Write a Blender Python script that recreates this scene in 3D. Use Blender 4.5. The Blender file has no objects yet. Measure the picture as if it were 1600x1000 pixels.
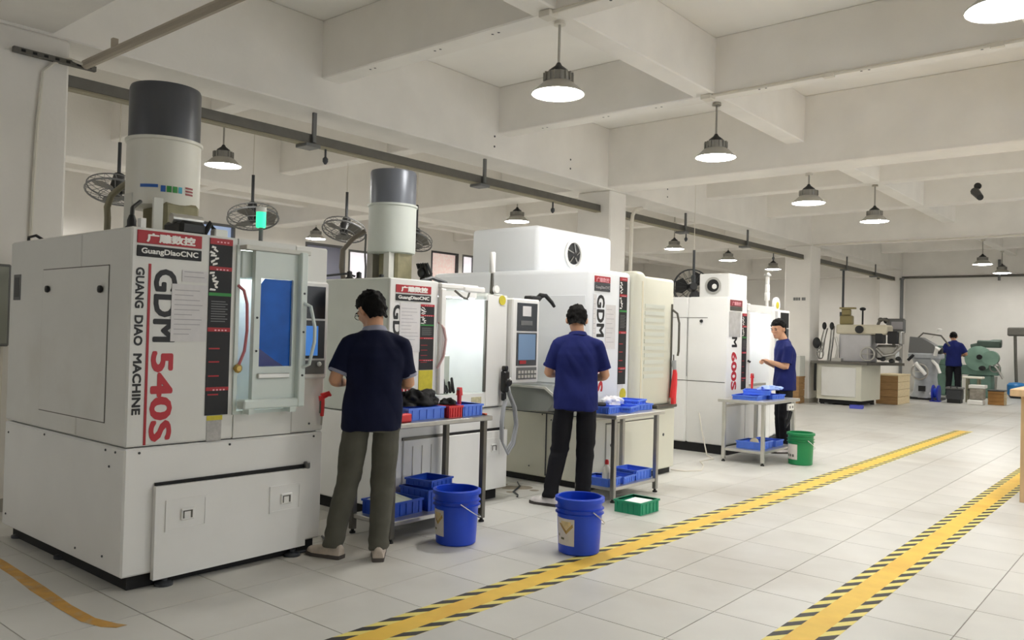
import bpy, bmesh, math, random
from mathutils import Vector, Matrix, Euler, noise
random.seed(7)
PI = math.pi
SC = bpy.context.scene
COL = SC.collection

# ------------------------------------------------------------------ camera
yaw, pit, rol = math.radians(40.0278), math.radians(0.8941), math.radians(1.4993)
CF = Vector((-math.sin(yaw)*math.cos(pit), math.cos(yaw)*math.cos(pit), math.sin(pit)))
CR0 = Vector((math.cos(yaw), math.sin(yaw), 0)); CU0 = CR0.cross(CF)
CR = math.cos(rol)*CR0 + math.sin(rol)*CU0; CU = -math.sin(rol)*CR0 + math.cos(rol)*CU0
cam_d = bpy.data.cameras.new('camera'); cam = bpy.data.objects.new('camera', cam_d); COL.objects.link(cam)
cam.matrix_world = Matrix(((CR.x, CU.x, -CF.x, 0), (CR.y, CU.y, -CF.y, 0), (CR.z, CU.z, -CF.z, 1.45), (0, 0, 0, 1)))
cam_d.sensor_width = 36; cam_d.lens = 1271.92/1600*36; cam_d.clip_end = 200; cam_d.clip_start = 0.05
SC.camera = cam

# ------------------------------------------------------------------ world, exposure
W = bpy.data.worlds.new('world'); SC.world = W; W.use_nodes = True
W.node_tree.nodes['Background'].inputs[0].default_value = (0.92, 0.96, 1.0, 1)
W.node_tree.nodes['Background'].inputs[1].default_value = 2.2
SC.view_settings.view_transform = 'Standard'; SC.view_settings.look = 'None'
SC.view_settings.gamma = 1; SC.view_settings.use_curve_mapping = False
SC.view_settings.exposure = 0.06
LAMP_STRENGTH = 95.0      # emission of the high bay lenses
SC.cycles.max_bounces = 9; SC.cycles.diffuse_bounces = 8; SC.cycles.glossy_bounces = 3
SC.cycles.transmission_bounces = 4; SC.cycles.caustics_reflective = False; SC.cycles.caustics_refractive = False
SC.cycles.sample_clamp_indirect = 6

# ------------------------------------------------------------------ materials
def lin(c):
    if isinstance(c, str):
        c = tuple(int(c[i:i+2], 16)/255 for i in (0, 2, 4))
    return tuple(x/12.92 if x <= 0.04045 else ((x+0.055)/1.055)**2.4 for x in c)
MATS = {}
def mat(name, col, rough=0.5, metal=0.0, var=0.0, scale=6.0, bump=0.0, bscale=60.0, emit=None, estr=0.0, alpha=None, stain=None, stretch=None, rand=0.0, spec=0.5, detail=4.0):
    if name in MATS: return MATS[name]
    m = bpy.data.materials.new(name); m.use_nodes = True; nt = m.node_tree
    b = nt.nodes['Principled BSDF']; c = lin(col)
    b.inputs['Base Color'].default_value = (*c, 1); b.inputs['Roughness'].default_value = rough
    b.inputs['Metallic'].default_value = metal; b.inputs['Specular IOR Level'].default_value = spec
    src = None
    tc = nt.nodes.new('ShaderNodeTexCoord'); vec = tc.outputs['Object']
    if stretch:
        mp = nt.nodes.new('ShaderNodeMapping'); mp.inputs['Scale'].default_value = stretch
        nt.links.new(vec, mp.inputs['Vector']); vec = mp.outputs['Vector']
    if var > 0:
        n = nt.nodes.new('ShaderNodeTexNoise'); n.inputs['Scale'].default_value = scale; n.inputs['Detail'].default_value = detail
        nt.links.new(vec, n.inputs['Vector'])
        r = nt.nodes.new('ShaderNodeValToRGB')
        r.color_ramp.elements[0].position = 0.3; r.color_ramp.elements[1].position = 0.7
        r.color_ramp.elements[0].color = (*[max(0, x*(1-var)) for x in c], 1)
        r.color_ramp.elements[1].color = (*[min(1, x*(1+var*0.6)) for x in c], 1)
        nt.links.new(n.outputs['Fac'], r.inputs['Fac']); src = r.outputs['Color']
    if stain:
        sc_, s_scale, lo, hi = stain
        n2 = nt.nodes.new('ShaderNodeTexNoise'); n2.inputs['Scale'].default_value = s_scale; n2.inputs['Detail'].default_value = 6
        geo = nt.nodes.new('ShaderNodeNewGeometry')
        nt.links.new(geo.outputs['Position'], n2.inputs['Vector'])
        rp = nt.nodes.new('ShaderNodeMapRange'); rp.inputs['From Min'].default_value = lo; rp.inputs['From Max'].default_value = hi
        nt.links.new(n2.outputs['Fac'], rp.inputs['Value'])
        mx = nt.nodes.new('ShaderNodeMixRGB'); nt.links.new(rp.outputs[0], mx.inputs[0])
        if src: nt.links.new(src, mx.inputs[1])
        else: mx.inputs[1].default_value = (*c, 1)
        mx.inputs[2].default_value = (*lin(sc_), 1); src = mx.outputs[0]
    if rand > 0:
        oi = nt.nodes.new('ShaderNodeObjectInfo'); hs = nt.nodes.new('ShaderNodeMapRange')
        hs.inputs['To Min'].default_value = 1-rand; hs.inputs['To Max'].default_value = 1+rand*0.5
        nt.links.new(oi.outputs['Random'], hs.inputs['Value'])
        hv = nt.nodes.new('ShaderNodeHueSaturation'); nt.links.new(hs.outputs[0], hv.inputs['Value'])
        if src: nt.links.new(src, hv.inputs['Color'])
        else: hv.inputs['Color'].default_value = (*c, 1)
        src = hv.outputs['Color']
    if src: nt.links.new(src, b.inputs['Base Color'])
    if bump > 0:
        n3 = nt.nodes.new('ShaderNodeTexNoise'); n3.inputs['Scale'].default_value = bscale; n3.inputs['Detail'].default_value = 3
        nt.links.new(vec, n3.inputs['Vector'])
        bp = nt.nodes.new('ShaderNodeBump'); bp.inputs['Strength'].default_value = bump; bp.inputs['Distance'].default_value = 0.01
        nt.links.new(n3.outputs['Fac'], bp.inputs['Height']); nt.links.new(bp.outputs[0], b.inputs['Normal'])
    if emit:
        b.inputs['Emission Color'].default_value = (*lin(emit), 1); b.inputs['Emission Strength'].default_value = estr
    if alpha is not None:
        b.inputs['Transmission Weight'].default_value = alpha
    MATS[name] = m
    return m

paint = mat('wall_paint', 'e8e5e0', 0.85, var=0.05, scale=1.5, bump=0.12, bscale=25, spec=0.2)
beam_paint = mat('beam_paint', 'ebe8e3', 0.85, var=0.05, scale=2.0, bump=0.12, bscale=30, spec=0.2)
slab_paint = mat('slab_paint', 'f0eeea', 0.9, var=0.04, scale=1.2, spec=0.2)
tile_m = mat('floor_tile_glaze', 'd0cfca', 0.36, var=0.06, scale=2.2, rand=0.05, stain=('a39b8e', 0.5, 0.50, 0.84), spec=0.4)
grout_m = mat('grout', 'a39f97', 0.9)
mach_white = mat('machine_white', 'e9e9e7', 0.42, var=0.03, scale=3, spec=0.4)
mach_grey = mat('machine_warm_grey', 'dededa', 0.42, var=0.035, scale=2.5, stain=('c2bdb0', 1.3, 0.6, 0.95))
mach_side = mat('machine_light_grey', 'cdcdc6', 0.45, var=0.03, scale=2.5)
mach_green = mat('machine_green_grey', 'cbd0ca', 0.42, var=0.03, scale=2.5)
mach_beige = mat('machine_beige', 'd6d5c6', 0.45, var=0.03, scale=2.5)
door_white = mat('door_pale_green_white', 'd6e0dc', 0.35, var=0.02)
inner_grey = mat('machine_interior', 'b6beb4', 0.5, var=0.12, scale=8)
inner_white = mat('machine_interior_white', 'f4f6f4', 0.4, var=0.04, scale=4)
dark_m = mat('black_plastic', '17181a', 0.45)
black_m = mat('black_base', '0c0c0d', 0.7)
darkgrey = mat('dark_grey_metal', '3b3e42', 0.45, var=0.05)
cover_dark = mat('cover_dark_grey', '505257', 0.38, metal=0.25)
cover_slate = mat('cover_slate_grey', '6c7079', 0.35, metal=0.25)
steel = mat('steel', 'a9a8a4', 0.32, metal=0.9, var=0.06, scale=12)
steel_pale = mat('steel_pale', 'c9c8c3', 0.3, metal=0.75, var=0.05, scale=10)
steel_dark = mat('steel_dark', '6a6862', 0.45, metal=0.7, var=0.1, scale=10)
brass_m = mat('olive_casting', '8c866a', 0.55, metal=0.3, var=0.2, scale=14)
red_m = mat('sign_red', 'a8121f', 0.45)
redtxt = mat('letter_red', 'b51e2c', 0.45)
signblk = mat('sign_black', '17171a', 0.6)
blktxt = mat('letter_black', '141416', 0.5)
whitetxt = mat('letter_white', 'f0eeea', 0.5)
pinktxt = mat('letter_pink', 'e9a9b2', 0.5)
yellow_lab = mat('label_yellow', 'cdbf2e', 0.5, var=0.12, scale=30)
paper = mat('paper', 'd9d7d8', 0.8, var=0.04, scale=25)
paper_line = mat('print_grey', 'a9a7ad', 0.8)
green_lab = mat('label_green', '2e8a3c', 0.5)
blue_lab = mat('label_blue', '2d5fae', 0.5)
cyan_lab = mat('label_cyan', '3fa9c4', 0.5)
blue_glass = mat('blue_window_film', '1c62c4', 0.25, var=0.25, scale=5, spec=0.2)
navy_glass = mat('blue_window_navy', '1d2f7a', 0.15)  # darker blue for the lower corner of the door window
screen_m = mat('screen_glass', '5d7896', 0.2, emit='6f8cae', estr=0.25)
screen_blk = mat('screen_dark', '1b1d22', 0.2)
blue_plastic = mat('blue_crate_plastic', '5b86f2', 0.42, var=0.06, scale=8)
blue_plastic2 = mat('blue_crate_dark', '1f4fc0', 0.42, var=0.06, scale=8)
bucket_blue = mat('bucket_blue', '1445c8', 0.33, var=0.04, scale=5)
bucket_green = mat('bucket_green', '14824c', 0.36, var=0.05, scale=6)
crate_green = mat('crate_green', '119169', 0.4, var=0.05, scale=6)
red_plastic = mat('red_plastic', 'dc3236', 0.4)
yellow_tape = mat('tape_yellow', 'e8c04a', 0.55, var=0.07, scale=7, stain=('d9a43a', 2.0, 0.5, 0.8))
tape_edge = mat('tape_pale_yellow', 'e6d678', 0.55, var=0.06, scale=9)
tape_black = mat('tape_black', '2e2c2a', 0.6)
orange_paint = mat('orange_floor_paint', 'cb9a48', 0.7, var=0.2, scale=9, stain=('b3a488', 9.0, 0.52, 0.72))
wood_m = mat('pale_wood', 'cdae86', 0.6, var=0.16, scale=3, stretch=(12, 12, 1.2))
wood_brown = mat('brown_wood', '9a774c', 0.65, var=0.2, scale=3, stretch=(2, 2, 14))
wood_pale2 = mat('plywood', 'dbc9a3', 0.65, var=0.1, scale=4, stretch=(2, 2, 10))
navy_cloth = mat('navy_polo', '10152f', 0.85, var=0.12, scale=10, bump=0.15, bscale=250, spec=0.2)
blue_cloth = mat('blue_polo', '1d2560', 0.85, var=0.12, scale=10, bump=0.15, bscale=250, spec=0.2)
collar_grey = mat('collar_grey', '8d8fa0', 0.85)
grey_trs = mat('olive_grey_trousers', '58574f', 0.9, var=0.14, scale=8, bump=0.12, bscale=200, spec=0.2)
black_trs = mat('black_trousers', '17171c', 0.85, var=0.1, scale=8, spec=0.25)
skin_m = mat('skin', 'c99878', 0.55, var=0.05, scale=12)
hair_m = mat('hair_black', '0d0b0a', 0.7, var=0.3, scale=60, stretch=(1, 1, 0.2), spec=0.15, bump=0.5, bscale=120)
shoe_m = mat('shoe_beige', 'b9ada0', 0.7, var=0.15, scale=20)
shoe_w = mat('shoe_pale', 'e2dddc', 0.7, var=0.15, scale=20)
sole_m = mat('shoe_sole', '4a4440', 0.7)
green_mach = mat('lathe_green', '69897c', 0.5, var=0.15, scale=5)
grey_mach = mat('lathe_grey', 'a6aaae', 0.45, var=0.15, scale=6)
lens_m = mat('lamp_lens', 'ffffff', 0.4, emit='fffcf6', estr=LAMP_STRENGTH)
lamp_shell = mat('lamp_aluminium', 'b4b1aa', 0.45, metal=0.3)
hose_m = mat('olive_hose', '8a846e', 0.6)
hose_grey = mat('grey_hose', '9fa2a6', 0.45)
pvc_m = mat('white_pvc', 'd8d3c8', 0.5)
fan_grey = mat('fan_grey', '6f7070', 0.5, metal=0.3)
win_blue = mat('window_blue_sheet', 'a9bce0', 0.3, emit='b9cdf2', estr=0.35)
win_grey = mat('window_grey_film', '8e90a3', 0.35)
win_lit = mat('window_daylight', 'e8e4ea', 0.3, emit='eee8ee', estr=0.8)
win_brick = mat('window_pinkish_view', 'd9c0b8', 0.6, emit='e4cdc4', estr=0.55, var=0.2, scale=20)
ledgreen = mat('signal_green', '37d99a', 0.3, emit='2fe09a', estr=1.6)
ledwhite = mat('work_light', 'ffffff', 0.3, emit='f6fbff', estr=55)
clear_w = mat('milky_plastic', 'ecebe8', 0.35)
grey_side = mat('mach3_side', 'e9ecf0', 0.42, var=0.02, scale=2)
chute_m = mat('chute_grey', '8f938f', 0.45, var=0.05)

# ------------------------------------------------------------------ object helpers
OFF = {}
def tag(o, label=None, cat=None, group=None, kind=None):
    if label: o['label'] = label
    if cat: o['category'] = cat
    if group: o['group'] = group
    if kind: o['kind'] = kind
    return o
def thing(name, label, cat, loc=(0, 0, 0), rotz=0, group=None):
    o = bpy.data.objects.new(name, None); COL.objects.link(o); o.empty_display_size = 0.1
    o.location = loc; o.rotation_euler = (0, 0, rotz); tag(o, label, cat, group)
    OFF[o.name] = (Vector(loc), rotz); return o
class MB:
    """collects shapes (world coordinates) for ONE mesh object"""
    def __init__(s): s.v = []; s.f = []; s.mi = []; s.cur = 0
    def add(s, vs, fs):
        n = len(s.v); s.v += [tuple(v) for v in vs]; s.f += [tuple(i+n for i in f) for f in fs]; s.mi += [s.cur]*len(fs); return s
    def box(s, x0, x1, y0, y1, z0, z1, bev=0.0, seg=1):
        if bev <= 0:
            return s.add([(x, y, z) for z in (z0, z1) for y in (y0, y1) for x in (x0, x1)],
                         [(0, 2, 3, 1), (4, 5, 7, 6), (0, 1, 5, 4), (2, 6, 7, 3), (0, 4, 6, 2), (1, 3, 7, 5)])
        bm = bmesh.new(); bmesh.ops.create_cube(bm, size=1)
        for v in bm.verts: v.co = Vector(((x0+x1)/2+v.co.x*(x1-x0), (y0+y1)/2+v.co.y*(y1-y0), (z0+z1)/2+v.co.z*(z1-z0)))
        bmesh.ops.bevel(bm, geom=bm.edges[:], offset=bev, segments=seg, affect='EDGES', profile=0.5)
        return s.bm(bm)
    def bm(s, bm, M=None):
        bm.verts.ensure_lookup_table(); bm.verts.index_update()
        s.add([(M @ v.co if M else v.co) for v in bm.verts], [[v.index for v in f.verts] for f in bm.faces]); bm.free(); return s
    def xbox(s, M, x0, x1, y0, y1, z0, z1, bev=0.0):
        t = MB(); t.box(x0, x1, y0, y1, z0, z1, bev); return s.add([M @ Vector(v) for v in t.v], t.f)
    def tube(s, pts, r, n=8, cap=True, flat=None):
        pts = [Vector(p) for p in pts]; k = len(pts); rs = r if isinstance(r, (list, tuple)) else [r]*k
        vs = []; fs = []; up = None
        for i, p in enumerate(pts):
            d = (pts[min(i+1, k-1)]-pts[max(i-1, 0)])
            d = d.normalized() if d.length > 1e-9 else Vector((0, 0, 1))
            if up is None:
                up = Vector((0, 0, 1)) if abs(d.z) < 0.9 else Vector((0, 1, 0))
            a = d.cross(up)
            if a.length < 1e-6: a = d.cross(Vector((1, 0, 0)))
            a.normalize(); b = a.cross(d).normalized(); up = b
            for j in range(n):
                t = 2*PI*j/n; rr = rs[i]
                ra, rb = rr if isinstance(rr, (tuple, list)) else (rr, rr)
                vs.append(p+a*math.cos(t)*ra+b*math.sin(t)*rb)
        for i in range(k-1):
            for j in range(n):
                fs.append((i*n+j, i*n+(j+1) % n, (i+1)*n+(j+1) % n, (i+1)*n+j))
        if cap: fs += [tuple(range(n))[::-1], tuple((k-1)*n+j for j in range(n))]
        return s.add(vs, fs)
    def lathe(s, prof, c=(0, 0, 0), n=24, M=None, closed=False):
        c = Vector(c); vs = []; fs = []; k = len(prof)
        for r, z in prof:
            for j in range(n):
                t = 2*PI*j/n; v = Vector((r*math.cos(t), r*math.sin(t), z)); vs.append((M @ v if M else v)+c)
        for i in range(k-1 if not closed else k):
            i2 = (i+1) % k
            for j in range(n):
                fs.append((i*n+j, i*n+(j+1) % n, i2*n+(j+1) % n, i2*n+j))
        if not closed:
            if prof[0][0] > 1e-6: fs.append(tuple(range(n))[::-1])
            if prof[-1][0] > 1e-6: fs.append(tuple((k-1)*n+j for j in range(n)))
        return s.add(vs, fs)
    def prism(s, poly, axis, a, b):
        """poly: 2D points in the two other axes (cyclic order), extruded along axis from a to b"""
        n = len(poly)
        def mk(p, t): return {'x': (t, p[0], p[1]), 'y': (p[0], t, p[1]), 'z': (p[0], p[1], t)}[axis]
        vs = [mk(p, a) for p in poly]+[mk(p, b) for p in poly]
        fs = [tuple(range(n))[::-1], tuple(range(n, 2*n))]+[(i, (i+1) % n, n+(i+1) % n, n+i) for i in range(n)]
        return s.add(vs, fs)
    def ell(s, c, r, M=None, nu=16, nv=10):
        vs = []; fs = []; c = Vector(c)
        for i in range(1, nv):
            ph = PI*i/nv
            for j in range(nu):
                t = 2*PI*j/nu; v = Vector((r[0]*math.sin(ph)*math.cos(t), r[1]*math.sin(ph)*math.sin(t), r[2]*math.cos(ph)))
                vs.append(c+(M @ v if M else v))
        a = len(vs); top = Vector((0, 0, r[2])); vs += [c+(M @ top if M else top), c-(M @ top if M else top)]
        for i in range(nv-2):
            for j in range(nu): fs.append((i*nu+j, (i+1)*nu+j, (i+1)*nu+(j+1) % nu, i*nu+(j+1) % nu))
        for j in range(nu):
            fs.append((a, j, (j+1) % nu)); fs.append((a+1, (nv-2)*nu+(j+1) % nu, (nv-2)*nu+j))
        return s.add(vs, fs)
    def rings(s, rs, n=20):
        """stack of ellipses (cx,cy,cz,rx,ry)"""
        vs = []; fs = []; k = len(rs)
        for cx, cy, cz, rx, ry in rs:
            for j in range(n):
                t = 2*PI*j/n; vs.append((cx+rx*math.cos(t), cy+ry*math.sin(t), cz))
        for i in range(k-1):
            for j in range(n): fs.append((i*n+j, i*n+(j+1) % n, (i+1)*n+(j+1) % n, (i+1)*n+j))
        fs += [tuple(range(n))[::-1], tuple((k-1)*n+j for j in range(n))]
        return s.add(vs, fs)
    def mesh(s, name, mats, off=Vector((0, 0, 0)), smooth=35, fixn=True):
        me = bpy.data.meshes.new(name)
        me.from_pydata([(v[0]-off[0], v[1]-off[1], v[2]-off[2]) for v in s.v], [], s.f)
        if not isinstance(mats, (list, tuple)): mats = [mats]
        for m in mats: me.materials.append(m)
        if len(mats) > 1: me.polygons.foreach_set('material_index', s.mi)
        if fixn:
            bm = bmesh.new(); bm.from_mesh(me); bmesh.ops.recalc_face_normals(bm, faces=bm.faces); bm.to_mesh(me); bm.free()
        me.validate(); me.update()
        if smooth:
            me.shade_smooth(); me.set_sharp_from_angle(angle=math.radians(smooth))
        return me
    def build(s, name, mats, parent=None, smooth=35, local=False, fixn=True):
        off = Vector((0, 0, 0))
        if parent is not None and not local: off = OFF[parent.name][0]
        o = bpy.data.objects.new(name, s.mesh(name, mats, off, smooth, fixn)); COL.objects.link(o)
        if parent is not None: o.parent = parent; OFF[o.name] = OFF[parent.name]
        else: OFF[o.name] = (Vector((0, 0, 0)), 0)
        return o
def solo(mb, name, mats, label, cat, group=None, smooth=35):
    """a thing that is one mesh; the origin goes to the middle of its foot"""
    xs = [v[0] for v in mb.v]; ys = [v[1] for v in mb.v]; zs = [v[2] for v in mb.v]
    c = Vector(((min(xs)+max(xs))/2, (min(ys)+max(ys))/2, min(zs)))
    o = bpy.data.objects.new(name, mb.mesh(name, mats, c, smooth)); COL.objects.link(o); o.location = c
    OFF[o.name] = (c, 0); return tag(o, label, cat, group)
def struct(mb, name, mats, label=None, smooth=35):
    o = mb.build(name, mats, smooth=smooth); o['kind'] = 'structure'
    if label: o['label'] = label
    return o
def copy_tree(o, parent=None):
    c = o.copy(); COL.objects.link(c)
    if parent is not None: c.parent = parent
    for ch in list(o.children): copy_tree(ch, c)
    return c
def text_mb(body, size, M, thick=0.0015, bold=0.0, sx=1.0, align='LEFT'):
    """text laid by matrix M (local x along the line, y up, z out of the surface)"""
    c = bpy.data.curves.new('t', 'FONT'); c.body = body; c.size = size; c.extrude = thick; c.align_x = align
    c.resolution_u = 3
    o = bpy.data.objects.new('t', c); COL.objects.link(o)
    dg = bpy.context.evaluated_depsgraph_get(); me = bpy.data.meshes.new_from_object(o.evaluated_get(dg))
    mb = MB()
    for nk, (dx, dy) in enumerate(((0, 0),) if bold <= 0 else ((0, 0), (bold, 0), (-bold, 0), (0, bold), (0, -bold), (bold*.7, bold*.7), (-bold*.7, -bold*.7), (bold*.7, -bold*.7), (-bold*.7, bold*.7))):
        mb.add([M @ Vector((v.co.x*sx+dx, v.co.y+dy, v.co.z+nk*.00012)) for v in me.vertices], [tuple(p.vertices) for p in me.polygons])
    bpy.data.objects.remove(o); bpy.data.curves.remove(c); bpy.data.meshes.remove(me)
    return mb
def face_x(x, y, z):        # upright text on a surface facing +X
    return Matrix(((0, 0, 1, x), (1, 0, 0, y), (0, 1, 0, z), (0, 0, 0, 1)))
def face_x_down(x, y, z):   # text turned clockwise, running downwards, on a surface facing +X
    return Matrix(((0, 0, 1, x), (0, 1, 0, y), (-1, 0, 0, z), (0, 0, 0, 1)))
def fit_text(body, size, M, length, **k):
    mb = text_mb(body, size, M, **k)
    Mi = M.inverted(); xs = [(Mi @ Vector(v)).x for v in mb.v]; a, b = min(xs), max(xs)
    s = length/(b-a)
    mb.v = [tuple(M @ Vector((((Mi @ Vector(v)).x-a)*s, (Mi @ Vector(v)).y, (Mi @ Vector(v)).z))) for v in mb.v]
    return mb

# =================================================================== SETTING
# floor: grout bed, then separate tiles (0.518 m grid)
P = 0.518; GX, GY = -0.905, 2.485
fl = struct(MB().box(-16.2, 5.2, -4.2, 27.3, -0.12, -0.004), 'floor', grout_m, 'pale tiled workshop floor')
tmb = MB().box(-P/2+0.0025, P/2-0.0025, -P/2+0.0025, P/2-0.0025, -0.004, 0.0, 0.0012)
tme = tmb.mesh('floor_tile', tile_m, smooth=0)
cells = []
for i in range(-30, 12):
    for j in range(-13, 48):
        cx, cy = GX+(i+.5)*P, GY+(j+.5)*P
        if -16.1 < cx < 5 and -4.1 < cy < 27.2: cells.append((cx, cy))
def seen(c):
    d = Vector((c[0], c[1], -1.45)); z = d.dot(CF)
    if z < 0.6: return None
    px, py = 800+1271.9*d.dot(CR)/z, 500-1271.9*d.dot(CU)/z
    if not (-60 < px < 1660 and py < 1060): return None
    if c[0] < -4.5 and c[1] > 2.1: return None
    return z
vis = sorted([(seen(c), c) for c in cells if seen(c) is not None])[:295]
near = set(c for _, c in vis); first = None
for c in cells:
    if c in near:
        o = bpy.data.objects.new('floor_tile', tme); COL.objects.link(o); o.parent = fl; o.location = (c[0], c[1], 0)
rest = MB()
for c in cells:
    if c not in near:
        x, y = c; a = P/2-0.0025
        rest.add([(x-a, y-a, -0.004), (x+a, y-a, -0.004), (x+a, y+a, -0.004), (x-a, y+a, -0.004), (x-a, y-a, 0), (x+a, y-a, 0), (x+a, y+a, 0), (x-a, y+a, 0)],
                 [(4, 5, 6, 7), (0, 1, 5, 4), (1, 2, 6, 5), (2, 3, 7, 6), (3, 0, 4, 7)])
ro = rest.build('far_floor_tiles', tile_m, fl, smooth=0); ro['kind'] = 'stuff'

ceil = struct(MB().box(-16.2, 5.2, -4.2, 27.3, 4.6, 4.75), 'ceiling', slab_paint, 'white painted concrete ceiling slab')
struct(MB().box(-16.2, 5.2, 27.1, 27.3, 0, 4.6), 'wall_back', paint, 'plain white far wall behind the lathes')
# right wall (outside the view): a band of tall windows that lets the daylight in
wr = MB(); wr.box(5.0, 5.2, -4.2, 27.1, 0, .9); wr.box(5.0, 5.2, -4.2, 27.1, 3.55, 4.6); yy = -4.2
for k in range(6):
    wr.box(5.0, 5.2, yy, 1.6+k*2.8, .9, 3.55); yy = 1.6+k*2.8+2.3
wr.box(5.0, 5.2, yy, 27.1, .9, 3.55)
struct(wr, 'wall_right', paint)
for k in range(6):
    y0 = 1.6+k*2.8; f = MB()
    for a, b, c, d in ((y0, y0+.05, .9, 3.55), (y0+2.25, y0+2.3, .9, 3.55), (y0+.05, y0+2.25, .9, .95), (y0+.05, y0+2.25, 3.5, 3.55), (y0+1.12, y0+1.18, .95, 3.5)): f.box(5.06, 5.14, a, b, c, d)
    wo = struct(f, 'window_%d' % (k+6), fan_grey)

wf = MB(); wf.box(-16.2, 5.0, -4.2, -4.0, 0, 1.2); wf.box(-16.2, 5.0, -4.2, -4.0, 3.5, 4.6); wf.box(-16.2, -7, -4.2, -4.0, 1.2, 3.5); wf.box(-5.2, 5.0, -4.2, -4.0, 1.2, 3.5)  # unseen window opening, added to brighten the side of the nearest machine
struct(wf, 'wall_front', paint)
# left wall with window openings (y0,y1,z0,z1)
wins = [(8.55, 9.62, 2.2, 3.62), (11.45, 12.62, 2.2, 3.46), (12.72, 13.5, 2.2, 3.40), (15.55, 16.62, 2.4, 3.64), (16.78, 17.3, 2.4, 3.64)]
wl = MB(); yy = -4.0
for y0, y1, z0, z1 in wins:
    wl.box(-16.2, -16.0, yy, y0, 0, 4.6); wl.box(-16.2, -16.0, y0, y1, 0, z0); wl.box(-16.2, -16.0, y0, y1, z1, 4.6); yy = y1
wl.box(-16.2, -16.0, yy, 27.1, 0, 4.6)
struct(wl, 'wall_left', paint, 'far left white wall with high windows')
for n, (w, m_) in enumerate(zip(wins, (win_blue, win_grey, win_lit, win_brick, win_lit))):
    y0, y1, z0, z1 = w
    f = MB()
    for a, b, c, d in ((y0, y0+.05, z0, z1), (y1-.05, y1, z0, z1), (y0+.05, y1-.05, z0, z0+.05), (y0+.05, y1-.05, z1-.05, z1)): f.box(-16.15, -15.99, a, b, c, d)
    wo = struct(f, 'window_%d' % (n+1), (darkgrey if n == 3 else fan_grey))
    MB().box(-16.12, -16.08, y0+.05, y1-.05, z0+.05, z1-.05).build('pane', m_, wo)

for k, (a, b) in enumerate(((-7, -5.2),)):
    ld = bpy.data.lights.new('window_portal', 'AREA'); ld.shape = 'RECTANGLE'; ld.size = 1.8; ld.size_y = 2.3; ld.cycles.is_portal = True
    lo = bpy.data.objects.new('window_portal', ld); COL.objects.link(lo)
    lo.matrix_world = Matrix(((1, 0, 0, (a+b)/2), (0, 0, -1, -4.19), (0, 1, 0, 2.35), (0, 0, 0, 1)))
eb = thing('switch_box', 'grey switch box on the left column at the left edge of the view', 'switch box', (-6.81, 2.09, 1.25))
MB().box(-6.88, -6.75, 1.96, 2.235, 1.25, 1.86, .01).build('case', fan_grey, eb); MB().box(-6.75, -6.74, 1.98, 2.215, 1.27, 1.84, .004).build('door', mat('switch_grey', '8c8f86', .5), eb); MB().box(-6.74, -6.725, 2.0, 2.02, 1.5, 1.6).build('handle', dark_m, eb)
MB().tube([(-6.82, 2.2, 1.25), (-6.82, 2.2, .1)], .02, 8).build('conduit', pvc_m, eb)
# portals only guide the sampling of the daylight through the right windows
for k in range(6):
    ld = bpy.data.lights.new('window_portal', 'AREA'); ld.shape = 'RECTANGLE'; ld.size = 2.3; ld.size_y = 2.65
    ld.cycles.is_portal = True
    lo = bpy.data.objects.new('window_portal', ld); COL.objects.link(lo)
    lo.matrix_world = Matrix(((0, 0, 1, 5.19), (1, 0, 0, 1.6+k*2.8+1.15), (0, 1, 0, 2.225), (0, 0, 0, 1)))
# beams under the slab: secondary (to z 4.0), girders (to z 3.7)
YB = [-0.38, 5.18, 7.94, 13.75, 16.5, 21.9, 24.6]; XB = [-14.6, -9.15, -4.0, -0.95, 2.3]
GB = [(1.98, 2.52), (10.38, 10.9), (18.95, 19.55)]; XG = [(-7.45, -6.88), (-12.2, -11.7)]
for y in YB: MB().box(-16, 5, y-.12, y+.12, 4.0, 4.6, .012).build('beam', beam_paint, ceil)
for a, b in GB: MB().box(-16, 5, a, b, 3.7, 4.6, .012).build('girder', beam_paint, ceil)
MB().box(-16, 5, 26.7, 27.1, 3.5, 4.6, .012).build('girder', beam_paint, ceil)
for x in XB: MB().box(x-.12, x+.12, -4, 27, 4.003, 4.6, .012).build('beam', beam_paint, ceil)
for a, b in XG: MB().box(a, b, -4, 27, 3.68, 4.6, .012).build('girder', beam_paint, ceil)
# small bolt holes in pairs under the beams
hole = MB()
for y in (5.18, 7.94):
    for x in (-6.2, -5.3, -4.6, -3.4, -2.4, -1.4):
        for d in (-.035, .035): hole.lathe([(0.012, 0), (0.012, .003)], (x+d, y-.02, 3.9985), 8)
for x, z in ((-6.88, 3.82), (-6.88, 3.95)):
    for y in (7.75, 9.4, 12.2): hole.lathe([(0.014, 0), (0.014, .004)], (x+.001, y, z), 8, Matrix.Rotation(PI/2, 4, 'Y'))
hole.build('bolt_hole', darkgrey, ceil)['kind'] = 'stuff'
# columns
cm = []
for n, (a, b) in enumerate(((1.98, 2.64), (10.46, 10.92), (18.98, 19.6), (26.55, 27.1))):
    c_ = struct(MB().box(-7.5, -6.88, a, b, 0, 3.68, .02), 'column', paint, ('white concrete column at the left edge behind the nearest machine', 'white column rising behind the third machine', 'white column beside the far bench cabinet', 'white column in the far corner')[n])
    MB().box(-7.51, -6.87, a-.01, b+.01, 0, .1).build('plinth', mat('plinth', 'a9a49a', .8), c_)
    cm.append(c_)
# stencilled mark on the third column
mk = MB()
for k, (u, w_) in enumerate(((0, .05), (.06, .05), (.12, .04), (.20, .05), (.255, .03))): mk.box(-7.28+u, -7.28+u+w_, 18.972, 18.981, 2.385, 2.455)
mk.build('stencil_mark', fan_grey, cm[2])['kind'] = 'stuff'

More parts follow.
